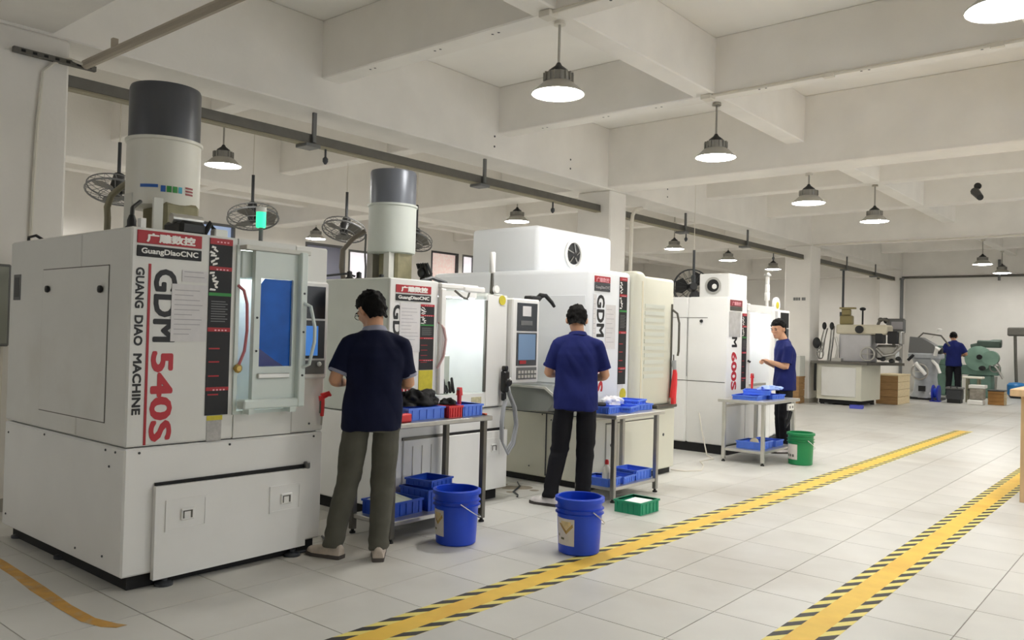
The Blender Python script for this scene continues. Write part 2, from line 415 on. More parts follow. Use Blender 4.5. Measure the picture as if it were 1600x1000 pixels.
# =================================================================== OVERHEAD RUNS
def busway(label, y0, y1, hang, nz, group):
    t = thing('overhead_busway', label, 'busway', (-7.1, y0, 3.36), 0, group)
    MB().box(-7.145, -7.055, y0, y1, 3.36, 3.46, .006).build('rail', steel_dark, t)
    MB().box(-7.15, -7.05, y0, y1, 3.345, 3.36).build('underside_strip', hose_m, t)
    for y in hang:
        MB().box(-7.05, -7.02, y-.02, y+.02, 3.37, 3.68).build('hanger', fan_grey, t)
        MB().box(-7.17, -6.98, y-.13, y+.05, 3.31, 3.345, .004).build('bracket', fan_grey, t)
    for y in nz:
        m = MB(); m.lathe([(.012, 0), (.012, -.08), (.03, -.1), (.03, -.13), (.01, -.16)], (-7.1, y, 3.345), 10); m.build('tap_off_box', darkgrey, t)
busway('long grey overhead busway hung under the beam left of the second column', 2.64, 10.46, (5.1, 7.75), (5.3, 9.3), 'overhead busways')
busway('grey overhead busway between the second and third columns', 10.92, 18.98, (13.15, 15.8), (13.3, 17.3), 'overhead busways')
busway('short grey overhead busway past the third column towards the far wall', 19.6, 26.55, (22, 24.5), (), 'overhead busways')
drop = MB().tube([(-7.1, 21.95, 3.345), (-7.1, 21.95, 2.2)], .03, 8); drop.box(-7.16, -7.04, 21.89, 22.01, 2.1, 2.22)
solo(drop, 'cable_drop', darkgrey, 'dark vertical conduit dropping from the far busway behind the bench machine', 'conduit')
fp = thing('wall_conduit', 'grey conduit run along the far wall near the ceiling', 'conduit', (-5.3, 27.0, 3.4))
MB().tube([(-7.6, 26.66, 3.44), (0, 26.66, 3.44)], .035, 8).build('pipe', steel_dark, fp)
for x in (-4.3, -2.5): MB().box(x-.03, x+.03, 26.62, 26.7, 3.3, 3.9).build('hanger', fan_grey, fp)
vd = MB().tube([(-6.84, 26.5, 3.4), (-6.84, 26.5, 0)], .05, 8); vd.lathe([(.07, 0), (.07, .06)], (-6.84, 26.5, 3.36), 10)
solo(vd, 'drain_pipe', fan_grey, 'dark grey vertical pipe on the far corner column', 'pipe')
# pipe under the first girder, with the wall strut it hangs from
st = thing('wall_strut', 'slotted grey steel strut fixed across the top of the left column', 'strut', (-6.82, 2.5, 3.47))
MB().box(-6.86, -6.82, 2.22, 2.82, 3.47, 3.51).build('channel', steel_dark, st)
sl = MB()
for k in range(7): sl.box(-6.822, -6.818, 2.27+k*.08, 2.30+k*.08, 3.48, 3.50)
sl.build('slot', black_m, st)['kind'] = 'stuff'
pp = MB().tube([(-6.80, 2.73, 3.50), (-2.0, 2.73, 3.50), (4.9, 2.73, 3.50)], .038, 10)
for x in (-6.3, -3, 0, 3): pp.box(x-.02, x+.02, 2.71, 2.75, 3.53, 3.6)
solo(pp, 'overhead_pipe', mat('pipe_beige', 'a89f90', .5, metal=.3), 'beige overhead pipe starting at the strut on the left column', 'pipe')
cb = MB().tube([(-6.78, 2.70, 3.49), (-6.84, 2.62, 3.52), (-6.85, 2.52, 3.47), (-6.86, 2.44, 3.38), (-6.865, 2.415, 3.0), (-6.865, 2.40, 2.5), (-6.865, 2.395, 2.02), (-6.8, 2.39, 1.9)], .013, 6)
solo(cb, 'power_cable', pvc_m, 'pale cable running down the left column from the strut', 'cable')
cc = MB().tube([(-6.83, 11.0, 0.0), (-6.83, 11.0, 3.2), (-6.83, 11.03, 3.36), (-6.83, 11.12, 3.46), (-6.83, 11.3, 3.5)], .03, 8)
solo(cc, 'white_conduit', pvc_m, 'white plastic conduit rising beside the second column', 'conduit')
for lab, y, x0, x1 in (('thin white conduit under the beam nearest the camera, by the first lamp', 5.14, -3.95, 5), ('thin white conduit under the second beam, by the second lamp', 7.9, -3.95, 5)):
    m = MB().tube([(x0, y-.09, 3.985), (x1, y-.09, 3.985)], .016, 6); m.box(x0-.06, x0+.05, y-.14, y-.02, 3.95, 4.0, .005)
    for k in range(3): m.box(x0+1.2+k*1.4, x0+1.3+k*1.4, y-.115, y-.06, 3.96, 4.0)
    solo(m, 'beam_conduit', pvc_m, lab, 'conduit', 'conduits under the beams')
gc = MB().tube([(-6.8, 18.9, 3.66), (-3, 18.9, 3.66), (3, 18.9, 3.66)], .02, 6)
solo(gc, 'girder_conduit', pvc_m, 'thin conduit along the far girder beside the third column', 'conduit')
# security camera under a beam
sc_ = thing('security_camera', 'small dark camera fixed to the ceiling beam at upper right', 'camera', (-2.49, 13.6, 3.75))
MB().lathe([(.05, 0), (.05, .03)], (-2.49, 13.62, 3.8), 12, Matrix.Rotation(PI/2, 4, 'X')).build('mount', dark_m, sc_)
MB().tube([(-2.49, 13.62, 3.78), (-2.49, 13.5, 3.70)], .02, 8).build('arm', dark_m, sc_)
MB().tube([(-2.52, 13.56, 3.72), (-2.40, 13.3, 3.58)], [.06, .045], 10).build('body', dark_m, sc_)

# =================================================================== HIGH BAY LAMPS
def lamp_proto():
    t = thing('high_bay_lamp', 'x', 'lamp', (0, 0, 0))
    R = .215
    MB().lathe([(R, 0), (R+.004, .008), (R-.012, .02), (.135, .085), (.115, .095), (.11, .10), (.09, .10), (.10, .088), (.19, .022), (R-.006, .006)], n=28, closed=True).build('shade', lamp_shell, t, local=True)
    h = MB().lathe([(.108, .098), (.11, .11), (.11, .17), (.09, .18)], n=24)
    for k in range(16):
        M = Matrix.Rotation(2*PI*k/16, 4, 'Z'); h.xbox(M, .10, .125, -.004, .004, .105, .172)
    h.build('heat_sink', mat('heat_sink_grey', '9a9892', .5, metal=.3), t, local=True)
    MB().lathe([(.085, .18), (.075, .2), (.03, .235), (.015, .26)], n=20).build('driver_cap', dark_m, t, local=True)
    MB().lathe([(R-.008, .004), (.10, -.012), (0.0, -.016)], n=28).build('lens', lens_m, t, local=True)
    return t
proto = lamp_proto(); used = False
def lamp(x, y, z, ztop, label, loopring=False):
    global used
    t = proto if not used else copy_tree(proto); used = True
    t.location = (x, y, z); t['label'] = label; t['group'] = 'high bay lamps'; OFF[t.name] = (Vector((x, y, z)), 0)
    MB().tube([(0, 0, .25), (0, 0, ztop-z)], .011, 8).build('rod', lamp_shell, t, local=True)
    MB().lathe([(.05, ztop-z-.03), (.045, ztop-z)], n=12).build('ceiling_rose', pvc_m, t, local=True)
    return t
LZ = 3.40
lamp(-4.0, 5.27, LZ, 4.0, 'nearest high bay lamp hanging at upper centre from the first beam crossing')
lamp(-4.0, 8.12, LZ, 4.0, 'second high bay lamp of the right row, under the second beam crossing')
lamp(-4.0, 10.89, 3.29, 3.7, 'third high bay lamp of the right row, hanging under the deep girder')
lamp(-4.0, 13.82, LZ, 4.0, 'fourth high bay lamp of the right row, left of the ceiling camera')
lamp(-3.97, 22.4, LZ, 4.6, 'far high bay lamp near the back wall, nearer of the last two')
lamp(-4.02, 25.3, LZ, 4.6, 'farthest high bay lamp, low in front of the back wall')
lamp(-.86, 5.41, LZ, 4.6, 'high bay lamp cut by the top right corner of the view')
lamp(-9.15, 5.31, LZ, 4.0, 'high bay lamp right of the dark motor cover of the nearest machine')
lamp(-9.15, 8.1, LZ, 4.0, 'high bay lamp hidden behind the second machine motor cover')
lamp(-9.16, 10.97, LZ, 4.0, 'high bay lamp just above the roof box of the third machine')
lamp(-9.15, 13.9, LZ, 4.0, 'high bay lamp of the left row behind the second column')
lamp(-8.9, 16.14, LZ, 4.6, 'small lamp under the busway right of the second column')
lamp(-9.0, 19.08, LZ, 4.6, 'small lamp above the roof box of the fourth machine')
lamp(-9.03, 22.0, LZ, 4.6, 'small lamp behind the signal mast of the fourth machine')
lamp(-14.86, 10.9, LZ, 4.6, 'distant lamp in front of the grey window left of the second machine')
# unseen lamps added outside the view to light the hall
for k, (x, y) in enumerate(((-.86, 8.2), (-.86, 11.0), (-.86, 14), (-.86, 19), (2.3, 9.5), (2.3, 16), (-14.6, 17), (-9.15, 24.6), (-9.15, 2.25), (-14.86, 5.3), (-14.86, 2.25))):
    lamp(x, y, LZ, 3.7 if y == 2.25 else 4.6, 'high bay lamp outside the photograph lighting the hall')['group'] = 'high bay lamps outside the view'

# =================================================================== WALL FANS (on drop poles)
def fan(x, y, z, ztop, R, tilt, rz, label, dark=False, pole=True):
    t = thing('hanging_fan', label, 'fan', (x, y, z), 0, 'hanging workshop fans')
    M = Matrix.Translation((x, y, z)) @ Matrix.Rotation(rz, 4, 'Z') @ Matrix.Rotation(tilt, 4, 'X')
    cm_ = darkgrey if dark else fan_grey
    def ring(rad, off, w=.007): return MB().tube([M @ Vector((rad*math.cos(2*PI*k/28), off, rad*math.sin(2*PI*k/28))) for k in range(29)], w, 6)
    g = ring(R, 0, .012); g.add(*[(q.v, q.f) for q in [ring(R*.97, .07, .008)]][0]); q = ring(R*.55, -.05, .006); g.add(q.v, q.f); q = ring(R*.2, -.06, .006); g.add(q.v, q.f)
    for k in range(18):
        a = 2*PI*k/18; c, s = math.cos(a), math.sin(a)
        g.tube([M @ Vector((R*.18*c, -.062, R*.18*s)), M @ Vector((R*.6*c, -.05, R*.6*s)), M @ Vector((R*c, 0, R*s)), M @ Vector((R*.97*c, .07, R*.97*s)), M @ Vector((R*.3*c, .11, R*.3*s))], .0035, 4)
    g.build('cage', cm_, t)
    b = MB()
    for k in range(3):
        a = 2*PI*k/3
        pts = [(R*.15, -.02), (R*.5, -.10), (R*.88, -.08), (R*.88, .1), (R*.5, .16), (R*.15, .03)]
        vs = []
        for o in (0, .006):
            for u, v in pts: vs.append(M @ Matrix.Rotation(a, 4, 'Y') @ Vector((u, .0+v*.28+o, v)))
        b.add(vs, [(0, 1, 2, 3, 4, 5), (11, 10, 9, 8, 7, 6)]+[(i, (i+1) % 6, 6+(i+1) % 6, 6+i) for i in range(6)])
    b.build('blades', steel_dark if not dark else dark_m, t)
    MB().tube([M @ Vector((0, -.03, 0)), M @ Vector((0, .08, 0)), M @ Vector((0, .24, 0))], [.06, .085, .06], 14).build('motor', dark_m, t)
    if pole:
        e = M @ Vector((0, .2, 0))
        zp = z+.62 if ztop-z > .9 else ztop
        MB().tube([e, (e.x, e.y, e.z+.1), (e.x, e.y, zp)], .022, 8).build('pole', darkgrey, t); MB().tube([(e.x, e.y, zp), (e.x, e.y, ztop)], .006, 6).build('hanging_rod', pvc_m, t)
        MB().box(e.x-.03, e.x+.03, e.y-.03, e.y+.03, z+.0, z+.2, .008).build('control_box', darkgrey, t)
    return t
fan(-10.0, 4.42, 3.02, 4.6, .35, 1.25, .9, 'hanging fan left of the nearest machine motor cover')
fan(-10.0, 6.28, 2.93, 4.6, .34, 1.2, 1.2, 'hanging fan beside the green signal light')
fan(-10.0, 7.85, 2.93, 4.6, .33, 1.15, .5, 'hanging fan left of the second machine motor cover')
fan(-10.0, 9.30, 2.93, 4.6, .31, 1.1, .3, 'hanging fan partly hidden right of the second machine motor cover')
fan(-6.6, 12.6, 2.30, 4.61, .31, .05, -2.5, 'large black fan between the third and fourth machines', dark=True)
# =================================================================== MACHINES
def plate(x, t, y0, y1, z0, z1, bev=0.0): return MB().box(x, x+t, y0, y1, z0, z1, bev)
def sign_wide(m, x, y0, y1, z0, z1):
    """red plate with the four characters over a black plate with the romanised name"""
    zm = z0+(z1-z0)*.46
    r = plate(x, .006, y0, y1, zm+.006, z1, .002).build('red_nameplate', red_m, m)
    h = (z1-zm)*.62; w = y1-y0
    fit_text('广雕数控', h, face_x(x+.0065, y0+w*.13, zm+.006+(z1-zm)*.2), w*.76, bold=.0026).build('characters', whitetxt, r)
    b = plate(x, .006, y0, y1, z0, zm-.006, .002).build('black_nameplate', signblk, m)
    fit_text('GuangDiaoCNC', (zm-z0)*.62, face_x(x+.0065, y0+w*.06, z0+(zm-z0)*.28), w*.88, bold=.0012).build('letters', whitetxt, b)
def data_strip(m, x, y0, y1, z0, z1, yellow=True):
    """tall black sticker with red bars, one green bar and two columns of white brushwork"""
    s = plate(x, .005, y0, y1, z0, z1).build('data_sticker', signblk, m); w = y1-y0; H = z1-z0
    for a, b in ((0, .035), (.16, .182), (.505, .528), (.842, .862)): MB().box(x+.0051, x+.006, y0, y1, z1-H*b, z1-H*a).build('red_bar', red_m, s)
    for a in (.62, .695, .775, .88): MB().box(x+.0051, x+.006, y0+w*.08, y0+w*.55, z1-H*(a+.008), z1-H*a).build('red_line', red_m, s)
    plate(x+.0051, .001, y0, y1, z1-H*.326, z1-H*.308).build('green_bar', green_lab, s)
    wh = MB(); rr = random.Random(3)
    for za, zb in ((.045, .155), (.19, .30)):
        for k in range(7):
            zc = z1-H*(za+(zb-za)*(k+.5)/7); yc = y0+w*(.1+.25*rr.random()); hw = w*(.05+.08*rr.random())
            a = rr.uniform(-.7, .7); c, sn = math.cos(a), math.sin(a); hh = H*.006
            pts = [(yc+u*c-v*sn, zc+u*sn+v*c) for u, v in ((-hw, -hh), (hw, -hh*.6), (hw*1.1, hh), (-hw*.8, hh*1.2))]
            wh.prism(pts, 'x', x+.0051, x+.0062)
    wh.build('white_brushwork', whitetxt, s)['kind'] = 'stuff'
    dots = MB()
    for a in (.010, .166, .510, .848):
        for k in range(4): dots.box(x+.0061, x+.0066, y0+w*(.3+k*.15), y0+w*(.38+k*.15), z1-H*(a+.014), z1-H*(a+.006))
    dots.build('bar_print', pinktxt, s)['kind'] = 'stuff'
    gl = MB()
    for k in range(9): gl.box(x+.0051, x+.0056, y0+w*.12, y0+w*(.75+.1*(k % 2)), z1-H*(.36+k*.014), z1-H*(.355+k*.014))
    gl.build('small_print', fan_grey, s)['kind'] = 'stuff'
def sheet(m, x, y0, y1, z0, z1, lines=9, name='paper_sheet'):
    p = plate(x, .002, y0, y1, z0, z1).build(name, paper, m); g = MB(); h = z1-z0; w = y1-y0; rr = random.Random(int(y0*100))
    for k in range(lines): g.box(x+.0021, x+.0025, y0+w*.08, y0+w*(.5+.4*rr.random()), z1-h*(.1+.85*k/lines)-.004, z1-h*(.1+.85*k/lines))
    g.build('print_line', paper_line, p)['kind'] = 'stuff'
def spindle_cover(m, c, r, z0, z1, z2, lo, hi, label=True):
    n = 40
    MB().lathe([(r*.86, z0), (r*.98, z0+.01), (r, z0+.03), (r, z1-.025), (r*1.05, z1-.02), (r*1.05, z1-.002), (r*.97, z1)], (c[0], c[1], 0), n).build('motor_cover', lo, m)
    MB().lathe([(r*.97, z1), (r*.97, z2-.02), (r*.94, z2), (0, z2+.004)], (c[0], c[1], 0), n).build('motor_cap', hi, m)
def latch(m, x, y0, y1, z0, z1):
    f = MB()
    for a, b, cc, d in ((y0, y1, z0, z0+.012), (y0, y1, z1-.012, z1), (y0, y0+.012, z0+.012, z1-.012), (y1-.012, y1, z0+.012, z1-.012)): f.box(x, x+.006, a, b, cc, d)
    fo = f.build('latch_plate', mach_white, m)
    yc, zc = (y0+y1)/2, (z0+z1)/2
    MB().box(x, x+.003, y0+.012, y1-.012, z0+.012, z1-.012).build('latch_recess', mach_white, fo)
    MB().box(x+.003, x+.014, yc-.035, yc+.045, zc-.035, zc+.03, .004).build('latch_handle', mach_white, fo)
    k = MB(); k.box(x+.0141, x+.016, yc-.025, yc-.018, zc-.025, zc+.018); k.box(x+.0141, x+.016, yc+.02, yc+.03, zc-.025, zc+.018); k.box(x+.0141, x+.016, yc-.025, yc+.03, zc+.012, zc+.018)
    k.build('latch_gap', steel_dark, fo)['kind'] = 'stuff'
def bolts(m, pts, r=.007, name='bolt'):
    for (x, y, z, ax) in pts:
        M = {'x': Matrix.Rotation(PI/2, 4, 'Y'), 'y': Matrix.Rotation(PI/2, 4, 'X'), 'z': Matrix.Identity(4)}[ax]
        MB().lathe([(r, 0), (r, .004), (r*.5, .006)], (x, y, z), 8, M).build(name, darkgrey, m)
def knob(m, x, y, z):
    MB().lathe([(.016, 0), (.022, .008), (.02, .02), (.0, .024)], (x, y, z), 12, Matrix.Rotation(PI/2, 4, 'X')).build('panel_lock', dark_m, m)
def foot_pads(m, pts, h=.08):
    for x, y in pts:
        f = MB().lathe([(.05, 0), (.05, .015), (.02, .025), (.02, h)], (x, y, 0), 14); f.build('levelling_foot', darkgrey, m)
def pendant_panel(m, x, y0, y1, z0, z1, t=.11):
    p = MB().box(x-t, x, y0, y1, z0, z1, .012).build('control_panel', mach_white, m); w = y1-y0; h = z1-z0
    a = plate(x-.001, .004, y0+w*.16, y1-w*.10, z0+h*.62, z1-h*.05).build('panel_upper', screen_blk, p)
    plate(x+.003, .003, y0+w*.36, y1-w*.26, z0+h*.74, z1-h*.12).build('panel_label', paper, a) if False else None
    b = plate(x-.001, .005, y0+w*.16, y1-w*.10, z0+h*.21, z0+h*.60).build('screen_bezel', darkgrey, p)
    c = plate(x-.001, .004, y0+w*.18, y1-w*.08, z0+h*.05, z0+h*.19).build('keypad', fan_grey, p)
    return p, a, b, c

# ---- machine 1 (nearest)
X1, A0, A1, ZB, ZT, ZS = -4.377, 2.02, 3.312, .08, 1.97, .775
m1 = thing('milling_machine', 'nearest white engraving machine with dark cylinder on top and blue door window', 'machine', (-5.25, 2.67, 0), 0, 'white milling machines in a row')
b = MB(); b.box(-6.12, -5.0, A0, A1, ZS+.004, ZT, .012); b.box(-5.0, X1, A0, 2.66, ZS+.004, ZT, .010); b.box(-5.0, X1, 3.06, A1, ZS+.004, ZT, .010)
b.box(-5.0, X1, 2.66, 3.06, ZS+.004, .935); b.box(-5.0, X1, 2.66, 3.06, 1.915, ZT); b.build('upper_housing', mach_grey, m1)
b = MB(); b.box(-6.12, X1, A0, A1, ZB, ZS-.004, .010); b.build('base_housing', mach_white, m1)
MB().box(-6.08, X1-.04, A0+.03, A1-.03, ZS-.004, ZS+.004).build('seam', darkgrey, m1)
MB().box(-4.66, -4.63, 2.66, 3.06, .935, 1.915).build('chamber_back', inner_white, m1)
MB().box(-4.60, -4.45, 2.70, 3.02, 1.905, 1.914).build('chamber_fill_light', mat('chamber_fill_glow', 'ffffff', .3, emit='f4fff8', estr=9), m1)  # unseen glowing strip added to brighten the chamber
MB().box(-6.06, X1-.035, A0+.05, A1-.03, .002, ZB).build('under_shade', black_m, m1)  # black block stands in for the deep shade below the base
foot_pads(m1, [(-4.375, 2.26), (-4.375, 3.1), (-6.0, 2.09), (-5.3, 2.09)], .045)
# side panel lines, locks, slot
pl_ = MB(); pl_.box(-5.55, -4.63, A0-.004, A0+.001, .895, 1.765); pl_.build('side_service_panel', mach_grey, m1)
pl_ = MB()
for a, b_, c, d in ((-5.555, -4.625, 1.765, 1.771), (-5.555, -4.625, .889, .895), (-5.556, -5.55, .895, 1.765), (-4.63, -4.624, .895, 1.765)): pl_.box(a, b_, A0-.002, A0+.001, c, d)
pl_.build('panel_joint', steel_dark, m1)['kind'] = 'stuff'
knob(m1, -5.45, A0-.004, 1.645); knob(m1, -4.705, A0-.004, 1.634)
s_ = MB(); s_.box(-6.045, -5.925, A0-.004, A0+.001, 1.58, 1.75, .002); o = s_.build('handle_slot', fan_grey, m1)
MB().box(-6.025, -5.945, A0-.005, A0-.003, 1.60, 1.73).build('slot_recess', darkgrey, o)
bolts(m1, [(-6.05, A0, .70, 'y'), (-5.45, A0, .745, 'y'), (-4.60, A0, .745, 'y'), (-4.48, A0, .745, 'y'), (-4.55, A0, .66, 'y'), (-6.05, A0, .16, 'y'), (-4.6, A0, .16, 'y'), (-4.95, A0, .14, 'y')])
bolts(m1, [(X1, 2.10, .745, 'x'), (X1, 2.64, .745, 'x'), (X1, 3.24, .745, 'x'), (X1, 3.2, .83, 'x')])
sign_wide(m1, X1, 2.05, 2.422, 1.812, 1.955)
plate(X1, .003, 2.118, 2.132, .785, 1.775).build('red_line', red_m, m1)
for wd, z0, ln in (('GUANG', 1.752, .222), ('DIAO', 1.492, .165), ('MACHINE', 1.285, .333)): fit_text(wd, .062, face_x_down(X1+.0005, 2.052, z0), ln, bold=.0022, thick=.001).build('machine_lettering', blktxt, m1)
fit_text('GDM', .172, face_x_down(X1+.0005, 2.158, 1.752), .405, bold=.006, thick=.001).build('model_letters', blktxt, m1)
fit_text('540S', .166, face_x_down(X1+.0005, 2.155, 1.298), .50, bold=.006, thick=.001).build('model_number', redtxt, m1)
sheet(m1, X1+.002, 2.252, 2.466, 1.352, 1.675, 10)
sheet(m1, X1+.002, 2.31, 2.462, 1.69, 1.755, 2, 'notice_strip')
data_strip(m1, X1, 2.473, 2.617, .925, 1.955)
plate(X1, .003, 2.487, 2.585, .895, .922).build('yellow_label', yellow_lab, m1)
plate(X1, .003, 2.487, 2.58, .775, .893).build('grey_label', mat('grey_label', 'b5b3b0', .7, var=.15, scale=60), m1)
# coolant hose in red on the front
hz = [(X1+.012, 2.655, 1.69), (X1+.03, 2.685, 1.66), (X1+.035, 2.705, 1.58), (X1+.035, 2.71, 1.42), (X1+.03, 2.70, 1.30), (X1+.02, 2.675, 1.225), (X1+.012, 2.665, 1.20)]
hh = MB().tube(hz, .009, 8).build('red_hose', mat('hose_red', 'b9666a', .4), m1)
MB().lathe([(.024, 0), (.028, .02), (.016, .03)], (X1+.001, 2.668, 1.195), 10, Matrix.Rotation(PI/2, 4, 'Y')).build('brass_fitting', mat('brass', 'b59a58', .4, metal=.7), hh)
# door frame and sliding door
fr = MB()
for a, b_, c, d in ((2.645, 2.668, .92, 1.93), (2.668, 3.08, .92, .94), (2.668, 3.08, 1.912, 1.93)): fr.box(X1-.002, X1+.012, a, b_, c, d)
fr.build('door_frame', door_white, m1)
MB().box(X1, X1+.085, 2.66, 3.12, 1.902, 1.93, .004).build('door_hood', mach_side, m1)
MB().box(X1-.10, X1+.02, 2.672, 2.80, 1.735, 1.90, .006).build('sensor_box', door_white, m1)
dr = MB(); XD = X1+.03; XF = X1+.067
# door panel with a rectangular cut-out (window y 2.775..3.0, z 1.205..1.735)
for a, b_, c, d in ((2.735, 2.775, .96, 1.90), (3.005, 3.035, .96, 1.90), (2.775, 3.005, .96, 1.205), (2.775, 3.005, 1.74, 1.90)): dr.box(XD, XF, a, b_, c, d)
d_o = dr.build('door', door_white, m1)
MB().box(XD, XF+.04, 3.035, 3.085, .955, 1.915, .006).build('door_post', door_white, d_o)
wn = MB(); wn.prism([(2.79, 1.207), (3.003, 1.207), (3.003, 1.738), (2.815, 1.738), (2.777, 1.69), (2.777, 1.207)], 'x', XD+.012, XD+.02)
wn.build('blue_window', blue_glass, d_o)
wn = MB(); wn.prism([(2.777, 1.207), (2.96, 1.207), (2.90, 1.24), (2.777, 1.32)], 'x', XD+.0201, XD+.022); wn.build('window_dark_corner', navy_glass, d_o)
MB().box(XF, XF+.018, 2.765, 2.985, 1.135, 1.165, .004).build('door_grip', steel_pale, d_o)
bt = MB(); bt.box(XD-.015, XF+.035, 2.665, 3.075, .955, 1.01, .008); bt.box(XD, XF+.03, 2.70, 2.735, .925, .957); bt.box(XD, XF+.03, 2.985, 3.03, .925, .957); bt.build('door_bottom_rail', door_white, d_o)
MB().tube([(XF+.04, 3.06, 1.60), (XF+.075, 3.085, 1.58), (XF+.095, 3.105, 1.45), (XF+.095, 3.105, 1.36), (XF+.075, 3.085, 1.22), (XF+.04, 3.06, 1.20)], .011, 8).build('door_handle', door_white, d_o)
bolts(m1, [(XF+.04, 3.06, 1.66, 'x'), (XF+.04, 3.06, 1.42, 'x'), (XF+.04, 3.06, 1.15, 'x'), (XF, 2.755, 1.5, 'x'), (XF, 2.755, 1.3, 'x')])
# control panel on the right
p, a, b_, c = pendant_panel(m1, X1+.035, 3.0, 3.305, 1.12, 1.745, .05)
plate(X1+.04, .003, 3.09, 3.22, 1.27, 1.46).build('screen', mat('screen_blue', '3f6fb4', .2, emit='4f86d0', estr=.5), b_)
bt = MB().lathe([(.014, 0), (.016, .008), (.01, .02)], (X1+.036, 3.235, 1.215), 10, Matrix.Rotation(PI/2, 4, 'Y')); bt.build('white_button', clear_w, p)
# coolant tank drawer
dw = MB(); dw.prism([(2.183, .045), (3.172, .058), (3.172, .548), (2.183, .556)], 'x', X1+.001, X1+.035); dwo = dw.build('tank_panel', mach_white, m1)
plate(X1+.0005, .012, 2.19, 3.17, .55, .573).build('tank_gap', black_m, dwo)
MB().box(X1, X1+.04, 3.165, 3.195, .545, .59, .006).build('tank_catch', fan_grey, m1)
latch(dwo, X1+.035, 2.24, 2.485, .30, .475); latch(dwo, X1+.035, 2.90, 3.125, .30, .465)
# top: spindle column, cover, cable glands, hose, signal light
spindle_cover(m1, (-5.25, 2.62), .228, 2.20, 2.65, 3.0, mat('cover_cream', 'dcdad0', .4, var=.02), cover_dark)
MB().box(-5.33, -5.02, 2.52, 2.76, ZT, 2.23, .02).build('column_casting', brass_m, m1)
MB().box(-5.02, -5.0, 2.44, 2.5, ZT, 2.24).build('bracket', mach_side, m1); MB().box(-5.3, -5.2, 2.39, 2.41, ZT, 2.28).build('bracket', mach_side, m1)
lb = MB()
def curved(y_deg0, y_deg1, z0, z1, r=.2295, n=8):
    m = MB(); c = (-5.25, 2.62)
    vs = []
    for k in range(n+1):
        a = math.radians(y_deg0+(y_deg1-y_deg0)*k/n)
        for rr in (r, r+.002):
            for z in (z0, z1): vs.append((c[0]+rr*math.cos(a), c[1]+rr*math.sin(a), z))
    fs = []
    for k in range(n):
        o_ = k*4; fs += [(o_+2, o_+6, o_+7, o_+3), (o_, o_+1, o_+5, o_+4), (o_, o_+4, o_+6, o_+2), (o_+1, o_+3, o_+7, o_+5)]
    m.add(vs, fs); return m
curved(-62, -34, 2.315, 2.335).build('blue_label_strip', blue_lab, m1)
for k, (a0, a1, mt) in enumerate(((-30, -23, blue_lab), (-21, -14, green_lab), (-12, -5, green_lab), (-3, 3, cyan_lab))):
    curved(a0, a1, 2.29, 2.33).build('coloured_label_mark', mt, m1)
for z0 in (2.285, 2.305, 2.325): curved(9, 24, z0, z0+.012).build('red_label_line', mat('label_maroon', '8e3a3a', .5), m1)
cg = MB().lathe([(.035, 0), (.035, .02), (.025, .03), (.025, .06), (.015, .09)], (-4.62, 2.13, ZT), 12); cg.tube([(-4.62, 2.13, ZT+.07), (-4.68, 2.16, ZT+.14), (-4.8, 2.26, ZT+.2)], .012, 6); cg.build('cable_gland', dark_m, m1)
cg = MB().box(-4.57, -4.53, 2.14, 2.17, ZT, ZT+.07); cg.build('white_post', clear_w, m1)
cg = MB(); cg.box(-4.72, -4.5, 2.36, 2.52, ZT, ZT+.085, .02); cg.build('junction_box', dark_m, m1)
cg = MB(); cg.tube([(-4.6, 2.35, ZT+.10), (-4.6, 2.54, ZT+.10)], .03, 12); cg.build('steel_roller', steel_pale, m1)
cg = MB(); cg.tube([(-4.55, 2.53, ZT+.02), (-4.55, 2.57, ZT+.09), (-4.55, 2.60, ZT+.05), (-4.55, 2.605, ZT)], .018, 8); cg.build('cable_elbow', dark_m, m1)
MB().box(-4.56, -4.50, 2.575, 2.66, ZT, ZT+.055, .006).build('terminal_block', clear_w, m1)
MB().tube([(-5.60, 2.42, ZT), (-5.60, 2.42, 2.15), (-5.59, 2.41, 2.22), (-5.55, 2.42, 2.30), (-5.48, 2.46, 2.36), (-5.42, 2.52, 2.42), (-5.41, 2.55, 2.5)], .021, 10).build('supply_hose', hose_m, m1)
MB().tube([(-6.05, 2.1, ZT), (-6.05, 2.1, ZT+.04), (-5.98, 2.12, ZT+.05), (-5.9, 2.15, ZT+.01)], .01, 6).build('loose_cable', dark_m, m1)
sg = MB().tube([(X1-.03, 2.825, 1.93), (X1-.03, 2.825, 2.055)], .013, 8); sgo = sg.build('signal_stem', fan_grey, m1)
MB().lathe([(.028, 0), (.03, .01), (.03, .11), (.026, .122), (0, .124)], (X1-.03, 2.823, 2.055), 16).build('green_lens', ledgreen, sgo)
MB().lathe([(.0315, 0), (.0315, .03)], (X1-.03, 2.823, 2.15), 16).build('lens_cap', clear_w, sgo)
MB().tube([(X1-.03, 2.95, 1.93), (X1-.02, 2.99, 1.96), (X1-.02, 3.06, 1.945)], .009, 6).build('antenna_cable', steel_dark, m1)

